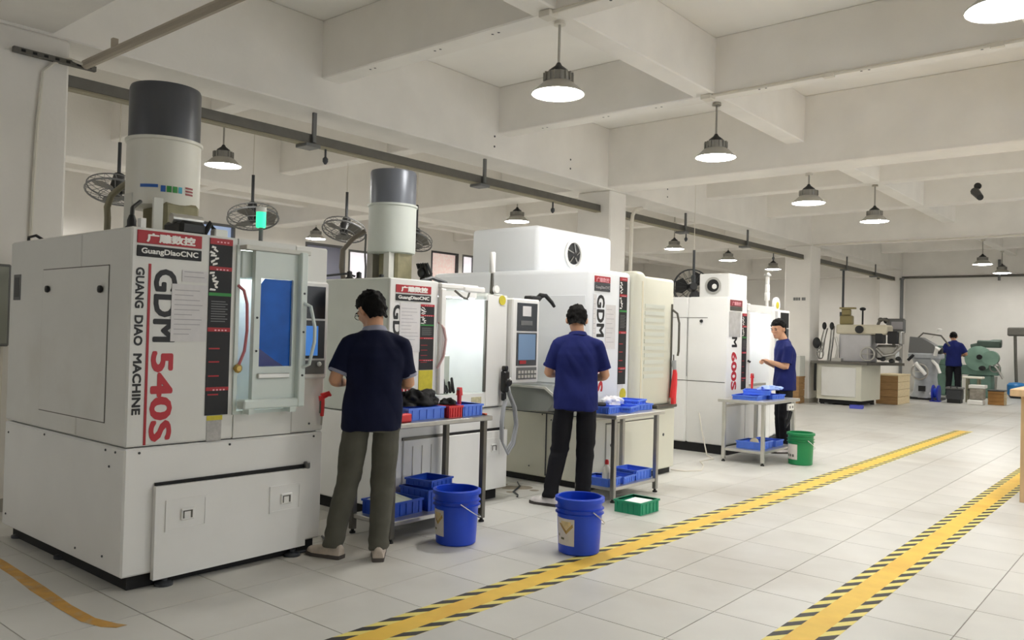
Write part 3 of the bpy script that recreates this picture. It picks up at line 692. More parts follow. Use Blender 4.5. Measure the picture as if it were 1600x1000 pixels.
# air guns
def air_gun(label, x, y, z, up=1, hang=False):
    t = thing('air_gun', label, 'air gun', (x, y, z), 0, 'red air blow guns')
    if hang:
        MB().tube([(x, y, z), (x+.012, y-.012, z+.09), (x+.01, y-.015, z+.13)], [.012, .018, .02], 8).build('handle', red_plastic, t)
        MB().tube([(x+.01, y-.015, z+.125), (x+.03, y+.03, z+.145), (x+.03, y+.04, z+.13)], [.022, .017, .01], 8).build('head', red_plastic, t)
        MB().tube([(x, y, z+.002), (x-.005, y, z-.06)], .006, 6).build('nozzle', steel, t)
        MB().tube([(x+.005, y-.02, z+.02), (x+.02, y-.03, z+.1)], .006, 6).build('trigger', steel_dark, t)
    else:
        MB().tube([(x, y, z), (x, y, z+.15)], [.014, .018], 8).build('handle', red_plastic, t)
        MB().tube([(x, y, z+.14), (x, y, z+.20)], [.026, .02], 8).build('head', red_plastic, t)
        MB().tube([(x, y, z+.18), (x+.03, y-.05, z+.19)], .007, 6).build('nozzle', steel, t)
    return t
air_gun('red air gun hooked on the right edge of the nearest machine', X1+.052, 3.262, .88, hang=True)

# ---- machine 2
X2, A0, A1, ZB, ZT, ZS = -4.65, 4.085, 5.46, .10, 1.845, .80
m2 = thing('milling_machine', 'second white engraving machine with slate cylinder and brightly lit open chamber', 'machine', (-5.4, 4.78, 0), 0, 'white milling machines in a row')
b = MB(); b.box(-6.35, -5.45, A0, A1, ZS+.004, ZT-.02, .012); b.box(-5.45, X2, A0, 4.60, ZS+.004, ZT, .012); b.box(-5.45, X2, 5.19, A1, ZS+.004, ZT-.06, .03)
b.box(-5.45, X2, 4.60, 5.19, ZS+.004, .93); b.box(-5.45, X2-.16, 4.60, 5.19, 1.73, ZT-.05); b.build('upper_housing', mach_green, m2)
b = MB(); b.box(X2-.001, X2+.012, A0+.004, 4.60, ZS+.01, ZT-.006, .005); b.box(X2-.001, X2+.012, 5.19, A1-.004, ZS+.01, ZT-.07, .01); b.box(X2-.001, X2+.012, 4.60, 5.19, ZS+.01, .93); b.build('front_skin', mach_white, m2)
MB().box(-6.35, X2, A0, A1, ZB, ZS-.004, .010).build('base_housing', mach_white, m2)
MB().box(-6.3, X2-.04, A0+.03, A1-.03, ZS-.004, ZS+.004).build('seam', darkgrey, m2)
MB().box(-6.2, X2-.04, A0+.05, A1-.04, .002, ZB).build('under_shade', black_m, m2); foot_pads(m2, [(-4.75, 4.2), (-4.75, 5.35), (-6.2, 4.2), (-6.2, 5.35)], .1)  # black block darkens the gap below the base like shade
# chamber: curved white liner, table, spindle, work light
ch = MB(); vs = []
arc = [(-5.42, 4.605), (-5.42, 4.8), (-5.36, 4.98), (-5.22, 5.12), (-5.0, 5.185), (X2, 5.187)]
ch.prism(arc+[(X2, 5.19), (-5.0, 5.19), (-5.24, 5.14), (-5.40, 4.99), (-5.445, 4.8), (-5.445, 4.605)], 'z', .93, 1.73); ch.build('chamber_liner', inner_white, m2)
MB().box(-5.40, -4.95, 4.64, 5.1, .93, .96, .01).build('work_table', steel, m2)
MB().box(-4.90, -4.74, 4.72, 4.86, .93, 1.25, .01).build('fixture_block', inner_grey, m2)
k = MB()
for i in range(6): k.tube([(-4.72+.01*i, 4.70+.028*i, .94), (-4.70, 4.69+.03*i, 1.0+.03*(i % 3)), (-4.69, 4.71+.028*i, .95)], .011, 6)
k.build('coolant_nozzles', dark_m, m2)['kind'] = 'stuff'
k = MB(); k.prism([(4.665, 1.50), (4.69, 1.50), (4.80, 1.725), (4.665, 1.725)], 'x', -4.9, -4.74); k.build('dark_bellows', dark_m, m2)
k = MB(); k.lathe([(.09, 1.72), (.09, 1.5), (.05, 1.42), (.03, 1.38), (.012, 1.3)], (-5.15, 4.9, 0), 16); k.build('spindle', mach_side, m2)
MB().box(X2-.12, X2-.06, 4.68, 5.13, 1.735, 1.78).build('work_light_housing', clear_w, m2)
MB().box(X2-.115, X2-.065, 4.70, 5.11, 1.728, 1.735).build('work_light_tube', mat('work_light_soft', 'ffffff', .3, emit='f6fbff', estr=14), m2)
MB().ell((-4.84, 4.70, 1.45), (.035, .035, .035)).build('spot_light', mat('spot_light_glow', 'ffffff', .3, emit='f8fcff', estr=150), m2); MB().tube([(-4.84, 4.66, 1.70), (-4.84, 4.67, 1.50), (-4.84, 4.68, 1.46)], .008, 6).build('spot_arm', darkgrey, m2)
b = MB(); b.box(X2-.02, X2+.04, 4.60, 5.05, 1.79, 1.835, .01); b.box(X2-.01, X2+.05, 4.86, 5.12, 1.775, 1.825, .01); b.build('light_bar', clear_w, m2)
MB().tube([(X2+.02, 4.78, 1.78), (X2+.03, 4.86, 1.73), (X2+.02, 4.93, 1.72), (X2+.02, 4.96, 1.79)], .01, 6).build('light_cable', steel_dark, m2)
MB().box(X2, X2+.045, 4.60, 4.665, .94, 1.79, .01).build('door_edge', clear_w, m2)
MB().box(X2, X2+.02, 5.165, 5.185, .94, 1.72).build('door_seal', steel_dark, m2)
sign_wide(m2, X2+.012, 4.145, 4.515, 1.672, 1.795)
fit_text('GDM 540S', .12, face_x_down(X2+.0125, 4.13, 1.64), .72, bold=.004, thick=.001).build('model_letters', blktxt, m2)
sheet(m2, X2+.014, 4.19, 4.42, 1.28, 1.655, 12)
data_strip(m2, X2+.012, 4.405, 4.555, 1.14, 1.655)
plate(X2+.012, .004, 4.405, 4.555, .955, 1.137).build('yellow_warning_label', yellow_lab, m2)
q = plate(X2+.012, .004, 4.21, 4.33, .89, 1.10).build('white_notice', clear_w, m2)
k = MB(); k.box(X2+.0161, X2+.017, 4.215, 4.325, 1.065, 1.095)
for i in range(3): k.box(X2+.0161, X2+.017, 4.225+.035*i, 4.245+.035*i, .97, 1.03)
k.build('red_marks', red_m, q)['kind'] = 'stuff'
hh = MB().tube([(X2+.02, 4.60, 1.52), (X2+.055, 4.63, 1.47), (X2+.065, 4.645, 1.38), (X2+.06, 4.63, 1.25), (X2+.03, 4.59, 1.15)], .010, 8).build('pink_hose', mat('hose_pink', 'cdaaa8', .4), m2)
plate(X2+.012, .003, 5.02, 5.14, .83, .90).build('rating_plate', mat('plate_cream', 'c9c3a0', .5, var=.2, scale=50), m2)
dw = MB().box(X2+.001, X2+.03, 4.72, A1+.02, .10, .60, .004).build('tank_panel', mach_white, m2)
plate(X2+.0005, .01, 4.26, A1, .60, .622).build('tank_gap', black_m, m2); plate(X2+.0005, .012, 4.26, 4.72, .60, .622).build('tank_gap', steel_dark, m2)
MB().box(X2+.001, X2+.016, 4.27, 4.71, .10, .60, .004).build('left_door', mach_white, m2)
k = MB()
for i in range(3): k.box(X2+.016, X2+.022, 4.36+.1*i, 4.365+.1*i, .2, .55)
k.build('door_rib', steel_pale, m2)['kind'] = 'stuff'
latch(dw, X2+.03, 5.2, 5.38, .38, .54)
MB().lathe([(.035, 0), (.035, .02), (.03, .024)], (X2-.0, 5.30, 1.82), 14, Matrix.Rotation(PI/2, 4, 'Y')).build('round_badge', clear_w, m2)
MB().lathe([(.042, 0), (.042, .008)], (X2+.012, 5.38, 1.73), 16, Matrix.Rotation(PI/2, 4, 'Y')).build('round_yellow_sticker', yellow_lab, m2)
sg = MB().tube([(X2-.03, 5.29, 1.78), (X2-.03, 5.29, 1.96)], [.02, .014], 8).build('signal_stem', steel_dark, m2)
MB().lathe([(.024, 0), (.026, .01), (.026, .17), (.02, .18), (0, .182)], (X2-.03, 5.29, 1.965), 14).build('white_lens', clear_w, sg)
spindle_cover(m2, (-5.52, 4.87), .212, 2.12, 2.56, 2.858, mach_green, cover_slate)
MB().box(-5.6, -5.35, 4.78, 4.98, ZT-.02, 2.15, .02).build('column_casting', brass_m, m2)
MB().box(-5.45, -5.38, 4.72, 4.8, ZT-.02, 2.16).build('bracket', mach_side, m2); MB().box(-5.7, -5.62, 4.74, 4.84, ZT-.02, 2.16).build('bracket', steel_pale, m2)
k = MB()
for i in range(5): k.tube([(-5.30+.03*i, 5.02, ZT-.02), (-5.30+.03*i, 5.04, ZT+.08+.03*(i % 3)), (-5.32+.03*i, 5.0, ZT+.2)], .014, 6)
k.ell((-5.28, 5.02, ZT+.12), (.04, .04, .05)); k.build('cable_bundle', dark_m, m2)
MB().tube([(-5.85, 4.62, ZT-.02), (-5.88, 4.60, 2.0), (-5.87, 4.60, 2.15), (-5.80, 4.66, 2.26), (-5.72, 4.73, 2.33)], .022, 8).build('supply_hose', mat('hose_brown', '6f665a', .5), m2)
MB().tube([(-5.62, 4.66, ZT-.02), (-5.63, 4.67, 2.0), (-5.68, 4.70, 2.12), (-5.71, 4.73, 2.3)], .009, 6).build('thin_cable', fan_grey, m2)
for yy, zz in ((4.55, .03), (4.2, .03), (4.3, .02)):
    cg = MB().lathe([(.035, 0), (.035, .02), (.022, .03), (.022, .07), (0, .08)], (-5.05-yy*.05, yy, ZT-.005), 10); cg.build('cable_gland', dark_m, m2)
MB().tube([(-5.9, 4.15, ZT-.02), (-5.6, 4.14, ZT+.03), (-5.3, 4.2, ZT+.05), (-5.25, 4.25, ZT+.03)], .01, 6).build('loose_cable', darkgrey, m2)
MB().tube([(-4.75, 4.52, ZT), (-4.72, 4.6, ZT+.03), (-4.7, 4.75, ZT-.005)], .016, 6).build('top_cable', darkgrey, m2)
bolts(m2, [(-5.6, A0, 1.7, 'y'), (-4.95, A0, 1.2, 'y'), (-5.5, A0, 1.0, 'y'), (-5.0, A0, .85, 'y')])
p, a, b_, c = pendant_panel(m2, -4.585, 5.465, 5.85, 1.0, 1.755, .12)
q = plate(-4.582, .003, 5.60, 5.72, 1.60, 1.69).build('panel_label', paper, a)
plate(-4.582, .003, 5.58, 5.74, 1.52, 1.56).build('panel_slot', fan_grey, a)
plate(-4.581, .003, 5.55, 5.79, 1.21, 1.44).build('screen', screen_m, b_)
plate(-4.581, .004, 5.57, 5.66, 1.175, 1.205).build('red_key', red_m, b_)
kk = MB()
for i in range(6):
    for j in range(2): kk.box(-4.582, -4.577, 5.555+.045*i, 5.585+.045*i, 1.05+.04*j, 1.075+.04*j)
kk.build('key', steel_pale, c)['kind'] = 'stuff'
k = MB(); k.tube([(-4.66, 5.9, 1.76), (-4.63, 5.92, 1.80), (-4.60, 5.95, 1.80), (-4.58, 6.02, 1.74), (-4.57, 6.05, 1.70)], [.03, .028, .02, .018, .014], 8); k.box(-4.7, -4.6, 5.75, 5.9, 1.752, 1.79, .01); k.build('black_nozzle', dark_m, m2)
# hand pendant with coiled cable
hp = thing('hand_pendant', 'black handwheel pendant with a coiled white cable hung below the second machine panel', 'pendant', (-4.5, 5.40, .4))
MB().box(-4.62, -4.56, 5.355, 5.425, .93, 1.12, .015).build('body', dark_m, hp)
MB().lathe([(.036, 0), (.036, .02), (.03, .028), (0, .03)], (-4.56, 5.39, 1.02), 16, Matrix.Rotation(PI/2, 4, 'Y')).build('handwheel', dark_m, hp)
MB().lathe([(.012, 0), (.012, .012)], (-4.53, 5.39, 1.05), 8, Matrix.Rotation(PI/2, 4, 'Y')).build('white_knob', clear_w, hp)
MB().box(-4.61, -4.565, 5.36, 5.41, 1.12, 1.16, .008).build('hook', dark_m, hp)
MB().box(-4.60, -4.57, 5.35, 5.40, .86, .93, .008).build('strain_relief', dark_m, hp)
k = MB()
for i in range(3):
    o_ = .012*i
    k.tube([(-4.58+o_, 5.385, .87), (-4.57+o_, 5.345, .80), (-4.565+o_, 5.32, .68), (-4.565+o_, 5.325, .54-.02*i), (-4.56+o_, 5.39, .44-.02*i), (-4.56+o_, 5.47, .50-.01*i), (-4.56+o_, 5.51, .65), (-4.57+o_, 5.49, .80), (-4.585+o_, 5.43, .92), (-4.60, 5.42, 1.0)], .011, 6)
k.build('coiled_cable', hose_grey, hp)

# ---- machine 3
X3 = -4.30
m3 = thing('milling_machine', 'third and largest machine, rounded white body with a roof box and beige louvred door', 'machine', (-5.2, 7.05, 0), 0, 'white milling machines in a row')
b = MB(); b.box(-6.4, X3, 6.25, 6.96, .70, 2.075, .05, 3); b.build('front_block', grey_side, m3)
MB().box(-6.4, X3-.06, 6.90, 7.82, .70, 2.05, .05, 3).build('rear_block', grey_side, m3)
MB().box(X3-.20, X3+.07, 6.955, 7.15, .72, 2.10, .07, 4).build('rounded_pillar', mach_beige, m3)
MB().box(X3+.066, X3+.076, 7.04, 7.065, .78, 2.0, .003).build('pillar_trim', mat('trim_cream', 'e2dbc4', .4), m3)
dr = MB().box(X3-.08, X3, 7.15, 7.83, .73, 2.065, .035, 3).build('louvred_door', mach_beige, m3)
for k in range(11):
    z = 1.02+.072*k
    MB().prism([(7.22, z), (7.62, z), (7.62, z+.04), (7.22, z+.04)], 'x', X3, X3+.006).build('louvre', mat('louvre_pale', 'cfd2c8', .45), dr)
MB().box(X3, X3+.012, 7.765, 7.785, .80, 1.80).build('door_edge', steel_dark, dr)
MB().tube([(X3+.01, 7.775, 1.74), (X3+.06, 7.79, 1.70), (X3+.08, 7.80, 1.6), (X3+.08, 7.80, 1.30), (X3+.07, 7.80, 1.25)], .012, 8).build('door_handle', steel_dark, dr)
b = MB(); b.box(-6.4, X3+.02, 6.27, 7.86, .06, .695, .012); b.build('base_housing', mach_beige, m3)
MB().box(X3+.02, X3+.032, 6.52, 7.50, .09, .60, .004).build('base_door', mach_beige, m3)
MB().box(X3+.02, X3+.026, 6.52, 7.50, .602, .612).build('base_gap', steel_dark, m3)
bolts(m3, [(X3+.032, 6.6, .40, 'x'), (X3+.032, 7.44, .43, 'x'), (X3+.02, 7.62, .42, 'x')], .016, 'lock')
MB().box(X3-.1, X3+.04, 7.45, 7.87, .70, .735, .006).build('drip_ledge', steel_dark, m3)
MB().box(-6.3, X3-.01, 6.29, 7.82, .002, .06).build('under_shade', black_m, m3); foot_pads(m3, [(-4.4, 6.4), (-4.4, 7.7), (-6.2, 6.4), (-6.2, 7.7)], .06)  # black block in place of the shade under the base
# side: swarf chute, seams, panel
ch = MB(); ch.prism([(-5.06, .955), (-4.62, .955), (-4.49, .87), (-4.60, .73), (-5.02, .71)], 'y', 6.02, 6.26); ch.build('swarf_chute', chute_m, m3)
ch = MB(); ch.prism([(-5.06, .955), (-4.62, .955), (-4.49, .87), (-4.52, .865), (-4.63, .935), (-5.06, .935)], 'y', 6.005, 6.02); ch.build('chute_lip', mach_side, m3)
k = MB(); k.box(-4.80, -4.79, 6.262, 6.272, .08, .68); k.box(-6.3, -4.4, 6.262, 6.272, .675, .683); k.build('side_joint', darkgrey, m3)['kind'] = 'stuff'
bolts(m3, [(-4.85, 6.27, .665, 'y'), (-4.74, 6.27, .62, 'y'), (-5.0, 6.27, .15, 'y')])
MB().box(-4.95, -4.36, 6.244, 6.252, .98, 1.82, .003).build('side_panel', grey_side, m3)
rb = MB().box(-5.9, -5.0, 6.32, 7.66, 2.05, 2.53, .05, 3).build('roof_box', grey_side, m3)
h = MB().lathe([(.15, .001), (.155, .012), (.125, .02), (.12, .001)], (-5.0, 6.92, 2.285), 24, Matrix.Rotation(PI/2, 4, 'Y'), closed=True); h.build('vent_ring', clear_w, rb)
MB().lathe([(.12, .002), (.05, .010), (0, .012)], (-5.0, 6.93, 2.30), 24, Matrix.Rotation(PI/2, 4, 'Y')).build('vent_opening', dark_m, rb)
h = MB()
for k in range(5): h.tube([(-4.985, 6.92+.11*math.cos(2*PI*k/5+.3), 2.29+.11*math.sin(2*PI*k/5+.3)), (-4.98, 6.93+.03*math.cos(2*PI*k/5), 2.28+.03*math.sin(2*PI*k/5))], .006, 5)
h.build('vent_grille', steel, rb)
plate(X3, .006, 6.30, 6.565, 1.945, 2.005, .002).build('red_nameplate', red_m, m3); plate(X3, .006, 6.30, 6.565, 1.862, 1.943, .002).build('grey_nameplate', darkgrey, m3)
fit_text('广雕数控', .045, face_x(X3+.0065, 6.325, 1.953), .215, bold=.001).build('characters', pinktxt, m3)
fit_text('GuangDiaoCNC', .036, face_x(X3+.0065, 6.315, 1.888), .235, bold=.001).build('letters', mat('letter_grey', '9c9a9c', .5), m3)
fit_text('GDM', .165, face_x_down(X3+.0005, 6.36, 1.83), .40, bold=.006, thick=.001).build('model_letters', blktxt, m3)
fit_text('600S', .165, face_x_down(X3+.0005, 6.36, 1.37), .46, bold=.006, thick=.001).build('model_number', redtxt, m3)
sheet(m3, X3+.002, 6.50, 6.67, 1.32, 1.74, 8); sheet(m3, X3+.002, 6.29, 6.34, 1.40, 1.83, 8, 'side_note')
data_strip(m3, X3, 6.735, 6.87, .975, 2.02)
plate(X3, .003, 6.735, 6.83, .86, .97).build('grey_label', paper, m3)
MB().lathe([(.055, 0), (.055, .006)], (X3, 6.83, .88), 18, Matrix.Rotation(PI/2, 4, 'Y')).build('round_yellow_sticker', yellow_lab, m3)
# red hanging air gun on the right edge
ag = thing('air_gun', 'red air gun hung low at the right edge of the third machine', 'air gun', (X3+.1, 7.79, .78), 0, 'red air blow guns')
MB().tube([(X3+.045, 7.76, .80), (X3+.05, 7.775, .95), (X3+.05, 7.785, 1.06), (X3+.05, 7.775, 1.11)], [.036, .032, .026, .018], 10).build('handle', red_plastic, ag)
MB().tube([(X3+.05, 7.775, 1.10), (X3+.04, 7.77, 1.2)], [.02, .03], 8).build('grey_cap', hose_grey, ag)
MB().tube([(X3+.04, 7.77, 1.19), (X3+.035, 7.775, 1.26)], .008, 6).build('hook', steel_dark, ag)
MB().box(X3+.03, X3+.075, 7.735, 7.79, .735, .81, .008).build('base', red_plastic, ag)

# ---- machine 4
X4, A0, A1 = -4.45, 9.46, 11.42
m4 = thing('milling_machine', 'fourth and farthest white machine with a small roof box and glowing white front', 'machine', (-5.3, 10.4, 0), 0, 'white milling machines in a row')
b = MB(); b.box(-6.2, -5.0, A0, A1, .11, 1.97, .02); b.box(-5.0, X4, A0, 10.05, .11, 1.97, .03, 2); b.box(-5.0, X4, 10.05, 10.82, .11, .82); b.box(-5.0, X4, 10.82, A1-.45, .11, 1.90, .02); b.box(-5.0, X4, 10.05, 10.82, 1.80, 1.90); b.box(-5.0, X4-.05, 10.97, A1, .11, 1.3, .02)
b.build('housing', mach_white, m4)
MB().box(-6.15, X4+.02, A0+.02, A1-.02, 0, .11).build('black_plinth', black_m, m4)
MB().box(-5.02, -4.98, 10.05, 10.82, .82, 1.80).build('chamber_back', inner_white, m4)
MB().box(X4-.2, X4-.15, 10.1, 10.78, 1.79, 1.80).build('work_light_tube', ledwhite, m4)
MB().box(-4.95, X4-.03, 10.1, 10.75, .82, .86).build('work_table', steel_pale, m4)
MB().box(X4-.02, X4+.02, 10.05, 10.09, .82, 1.82).build('door_edge', clear_w, m4)
k = MB(); k.box(-6.1, X4-.02, A0-.003, A0+.001, .895, .903); k.box(-5.0, -4.995, A0-.003, A0+.001, .95, 1.70); k.box(-5.6, -4.72, A0-.003, A0+.001, 1.70, 1.706); k.build('side_joint', steel_dark, m4)['kind'] = 'stuff'
knob(m4, -4.80, A0-.003, 1.66)
plate(X4, .006, 9.52, 9.87, 1.855, 1.935, .002).build('red_nameplate', mat('sign_maroon', '8e3039', .45), m4); plate(X4, .006, 9.52, 9.87, 1.80, 1.853, .002).build('grey_nameplate', steel_dark, m4)
fit_text('广雕数控', .05, face_x(X4+.0065, 9.57, 1.872), .25, bold=.001).build('characters', pinktxt, m4)
fit_text('GDM', .20, face_x_down(X4+.0005, 9.60, 1.76), .42, bold=.007, thick=.001).build('model_letters', blktxt, m4)
fit_text('600S', .20, face_x_down(X4+.0005, 9.60, 1.28), .48, bold=.007, thick=.001).build('model_number', redtxt, m4)
plate(X4+.002, .003, 9.50, 9.83, 1.47, 1.785).build('grey_sheet', mat('sheet_grey', 'b9b8b6', .7, var=.15, scale=12), m4)
data_strip(m4, X4, 9.885, 10.02, .80, 1.775)
MB().tube([(X4+.02, 10.03, 1.17), (X4+.05, 10.05, 1.15)], .015, 6).build('door_catch', dark_m, m4)
rb = MB().box(-5.02, -4.60, 9.80, 10.35, 1.96, 2.29, .012).build('roof_box', mach_white, m4)
h = MB().lathe([(.11, .001), (.115, .01), (.085, .012), (.085, .001)], (-4.82, 9.80, 2.13), 22, Matrix.Rotation(PI/2, 4, 'X'), closed=True); h.build('vent_ring', steel_pale, rb)
MB().lathe([(.09, .003), (.0, .011)], (-4.82, 9.80, 2.14), 22, Matrix.Rotation(PI/2, 4, 'X')).build('vent_opening', dark_m, rb)
MB().lathe([(.035, .010), (.03, .016), (0, .018)], (-4.80, 9.80, 2.12), 14, Matrix.Rotation(PI/2, 4, 'X')).build('vent_hub', clear_w, rb)
sg = MB().tube([(X4-.1, 10.9, 1.89), (X4-.1, 10.9, 2.0)], .02, 8).build('signal_stem', clear_w, m4)
for k in range(3): MB().lathe([(.034-.004*k, 0), (.036-.004*k, .01), (.036-.004*k, .10), (.03, .11)], (X4-.1, 10.9, 1.99+k*.112), 14).build('signal_lens', clear_w, sg)
MB().lathe([(.05, 0), (.05, .02), (.02, .05)], (X4-.1, 10.9, 2.326), 12).build('signal_cap', steel_pale, sg)
p, a, b_, c = pendant_panel(m4, X4+.03, 11.0, 11.40, 1.22, 1.86, .12)
MB().lathe([(.11, 0), (.11, .03), (.09, .035)], (X4-.05, 11.06, 1.93), 18, Matrix.Rotation(PI/2, 4, 'Y')).build('round_badge', clear_w, m4)
MB().lathe([(.05, .036), (.045, .04)], (X4-.05, 11.06, 1.93), 14, Matrix.Rotation(PI/2, 4, 'Y')).build('round_yellow_sticker', yellow_lab, m4)
air_gun('red air gun standing in the lit front of the fourth machine', X4+.03, 10.16, .80)
# =================================================================== FLOOR MARKINGS
def tape(label, xc, y0, y1, wy=.128, wb=.066, pitch=.183):
    t = thing('floor_tape', label, 'floor tape', (xc, (y0+y1)/2, 0), 0, 'hazard tapes along the aisle')
    h = wy/2
    MB().box(xc-h, xc+h, y0, y1, 0.0002, .0012).build('yellow_strip', yellow_tape, t)
    for s in (-1, 1):
        a, b = (xc-h-wb, xc-h) if s < 0 else (xc+h, xc+h+wb)
        MB().box(a, b, y0, y1, 0.0002, .0012).build('edge_strip', tape_edge, t)
        me = None; ox = a
        y = y0+(.09 if s > 0 else .0); me_o = None; sl = .105
        while y < y1-.25:
            if me_o is None:
                m = MB(); m.prism([(a, y), (b, y+sl), (b, y+sl+.088), (a, y+.088)], 'z', .0012, .0018); me_o = m.build('black_dash', tape_black, t); yb = y
            else:
                c = me_o.copy(); COL.objects.link(c); c.location = (0, y-yb, 0)
            y += pitch
    return t
tape('yellow floor tape with black dashes on the machine side of the aisle', -2.953, 1.6, 15.4)
tape('yellow floor tape with black dashes on the right side of the aisle', -1.46, 2.6, 14.0)
om = MB(); pts = [(-6.2, 1.80, .036), (-5.43, 1.79, .036), (-5.1, 1.78, .034), (-4.77, 1.765, .036), (-4.385, 1.745, .034), (-4.11, 1.75, .032), (-3.97, 1.785, .034), (-3.91, 1.82, .026)]
vs = []; rr = random.Random(5)
for x, y, w in pts:
    for z in (.0003, .0012): vs += [(x, y-w+rr.uniform(-.006, .006), z), (x, y+w, z)]
fs = []
for k in range(len(pts)-1):
    o = k*4; fs += [(o+2, o+6, o+7, o+3), (o, o+1, o+5, o+4), (o, o+4, o+6, o+2), (o+1, o+3, o+7, o+5)]
om.add(vs, fs); solo(om, 'painted_line', orange_paint, 'worn orange painted line on the floor beside the nearest machine', 'floor marking')

# =================================================================== WORKBENCHES
def bench(label, x0, x1, y0, y1, zt, zs, leg=.02, over=.03, top=steel_dark, lm=steel, legs=None, cross=True):
    t = thing('workbench', label, 'workbench', ((x0+x1)/2, (y0+y1)/2, 0), 0, 'steel workbenches by the machines')
    MB().box(x0-over, x1+over, y0-over, y1+over, zt-.035, zt, .006).build('top', top, t)
    for x in (x0, x1):
        for y in (y0, y1):
            l = MB().box(x-leg, x+leg, y-leg, y+leg, .03, zt-.035, .004).build('leg', lm, t)
            MB().lathe([(.022, 0), (.022, .012), (.012, .02), (.012, .032)], (x, y, 0), 10).build('foot', dark_m, l)
    MB().box(x0-.01, x1+.01, y0-.01, y1+.01, zs-.03, zs, .004).build('shelf', steel_pale, t)
    if cross:
        MB().box(x0-.01, x0+.01, y0, y1, zt-.10, zt-.07).build('rail', lm, t)
    return t
bench('steel workbench between the first and second machines', -4.57, -4.17, 3.74, 4.66, .81, .14, .021, .05, steel, steel_dark)
bench('steel workbench in front of the third machine', -4.22, -3.85, 6.0, 6.72, .762, .13, .02, .06, steel_pale, steel)
bench('pale steel workbench in front of the fourth machine', -4.26, -3.78, 9.02, 9.93, .735, .16, .02, .06, steel_pale, steel_pale)

# =================================================================== TRAYS AND SMALL THINGS
def tray(x, y, z, lx, ly, h, rz, label, m=blue_plastic, group='blue parts trays', lid=None, ribs=True):
    t = thing('parts_tray', label, 'tray', (x, y, z), rz, group)
    w = .006; a, b = lx/2, ly/2
    s = MB(); s.box(-a, a, -b, b, 0, .006)
    for q in ((-a, -a+w, -b, b), (a-w, a, -b, b), (-a+w, a-w, -b, -b+w), (-a+w, a-w, b-w, b)): s.box(*q, .006, h)
    s.build('shell', m, t, local=True)
    r = MB()
    for q in ((-a-.008, -a+w, -b-.008, b+.008), (a-w, a+.008, -b-.008, b+.008), (-a+w, a-w, -b-.008, -b+w), (-a+w, a-w, b-w, b+.008)): r.box(*q, h-.012, h+.002)
    r.build('rim', m, t, local=True)
    if ribs:
        r = MB()
        for k in range(5):
            u = -a+lx*(k+.5)/5; r.box(u-.004, u+.004, -b-.005, -b, .008, h-.012); r.box(u-.004, u+.004, b, b+.005, .008, h-.012)
            u = -b+ly*(k+.5)/5; r.box(-a-.005, -a, u-.004, u+.004, .008, h-.012); r.box(a, a+.005, u-.004, u+.004, .008, h-.012)
        r.build('rib', m, t, local=True)['kind'] = 'stuff'
    return t
def blob(name, label, cat, m, c, r, seed, amp=.35, fr=9, n=28, group=None, flat=True):
    b = MB(); b.ell((0, 0, 0), r, nu=n, nv=n//2); vs = []
    for v in b.v:
        p = Vector(v); d = 1+amp*noise.noise(Vector((p.x*fr+seed, p.y*fr, p.z*fr)))+amp*.5*noise.noise(Vector((p.x*fr*2.3, p.y*fr*2.3+seed, p.z*fr*2.3)))
        q = Vector((p.x*d, p.y*d, p.z*d)); q.z = max(q.z, -r[2]*.15); vs.append((q.x+c[0], q.y+c[1], q.z+c[2]+r[2]*.15))
    b.v = vs; return solo(b, name, m, label, cat, group, smooth=60)
# bench 1 top
tray(-4.34, 4.10, .811, .24, .36, .085, .02, 'blue tray at the left of the first bench top')
tray(-4.30, 4.37, .811, .22, .135, .085, -.02, 'red tray between two blue trays on the first bench top', red_plastic, None)
tray(-4.32, 4.565, .811, .24, .215, .085, .0, 'blue tray at the right of the first bench top')
solo(MB().box(-4.22, -4.16, 3.80, 3.905, .811, .87, .008), 'red_box', red_plastic, 'small red box at the left end of the first bench top, behind the man', 'box')
blob('black_bag', 'crumpled black plastic bag heaped over the trays on the first bench', 'bag', mat('black_bag', '0a0a0c', .6, bump=.3, bscale=40, spec=.2), (-4.40, 4.18, .90), (.12, .18, .10), 2, .45, 13, n=64)
blob('black_glove', 'small crumpled black glove on the red tray of the first bench', 'glove', mat('black_bag', '0d0d10'), (-4.33, 4.42, .898), (.05, .075, .035), 5, .6, 22, n=40)
air_gun('red air gun standing upright in the right blue tray of the first bench', -4.34, 4.56, .818+.0)
clp = MB().box(-4.24, -4.16, 4.66, 4.70, .811, .823, .003)
clp = thing('callipers', 'flat orange and black gauge lying at the right end of the first bench', 'gauge', (-4.25, 4.64, .811))
MB().box(-4.34, -4.17, 4.675, 4.70, .811, .825, .003).build('case', mat('orange_case', 'c8572c', .5), clp)
MB().box(-4.36, -4.33, 4.67, 4.705, .811, .829, .003).build('grip', dark_m, clp)
# bench 1 shelf
tray(-4.40, 3.96, .14, .28, .32, .10, .05, 'blue crate holding papers on the lower shelf of the first bench', blue_plastic2)
pm = MB().xbox(Matrix.Translation((-4.39, 3.96, .215)) @ Matrix.Rotation(.12, 4, 'Y') @ Matrix.Rotation(.05, 4, 'Z'), -.125, .125, -.14, .14, 0, .012)
solo(pm, 'paper_stack', mat('paper_green_white', 'd5dccd', .8, var=.12, scale=9, stretch=(1, 9, 1)), 'pale paper stack lying in the blue crate on the first bench shelf', 'paper')
tray(-4.39, 4.33, .14, .30, .34, .15, .0, 'deep blue crate on the right of the first bench shelf', blue_plastic2)
tray(-4.42, 4.34, .295, .24, .26, .05, .15, 'shallow blue tray stacked in the deep crate on the first bench shelf', blue_plastic2)
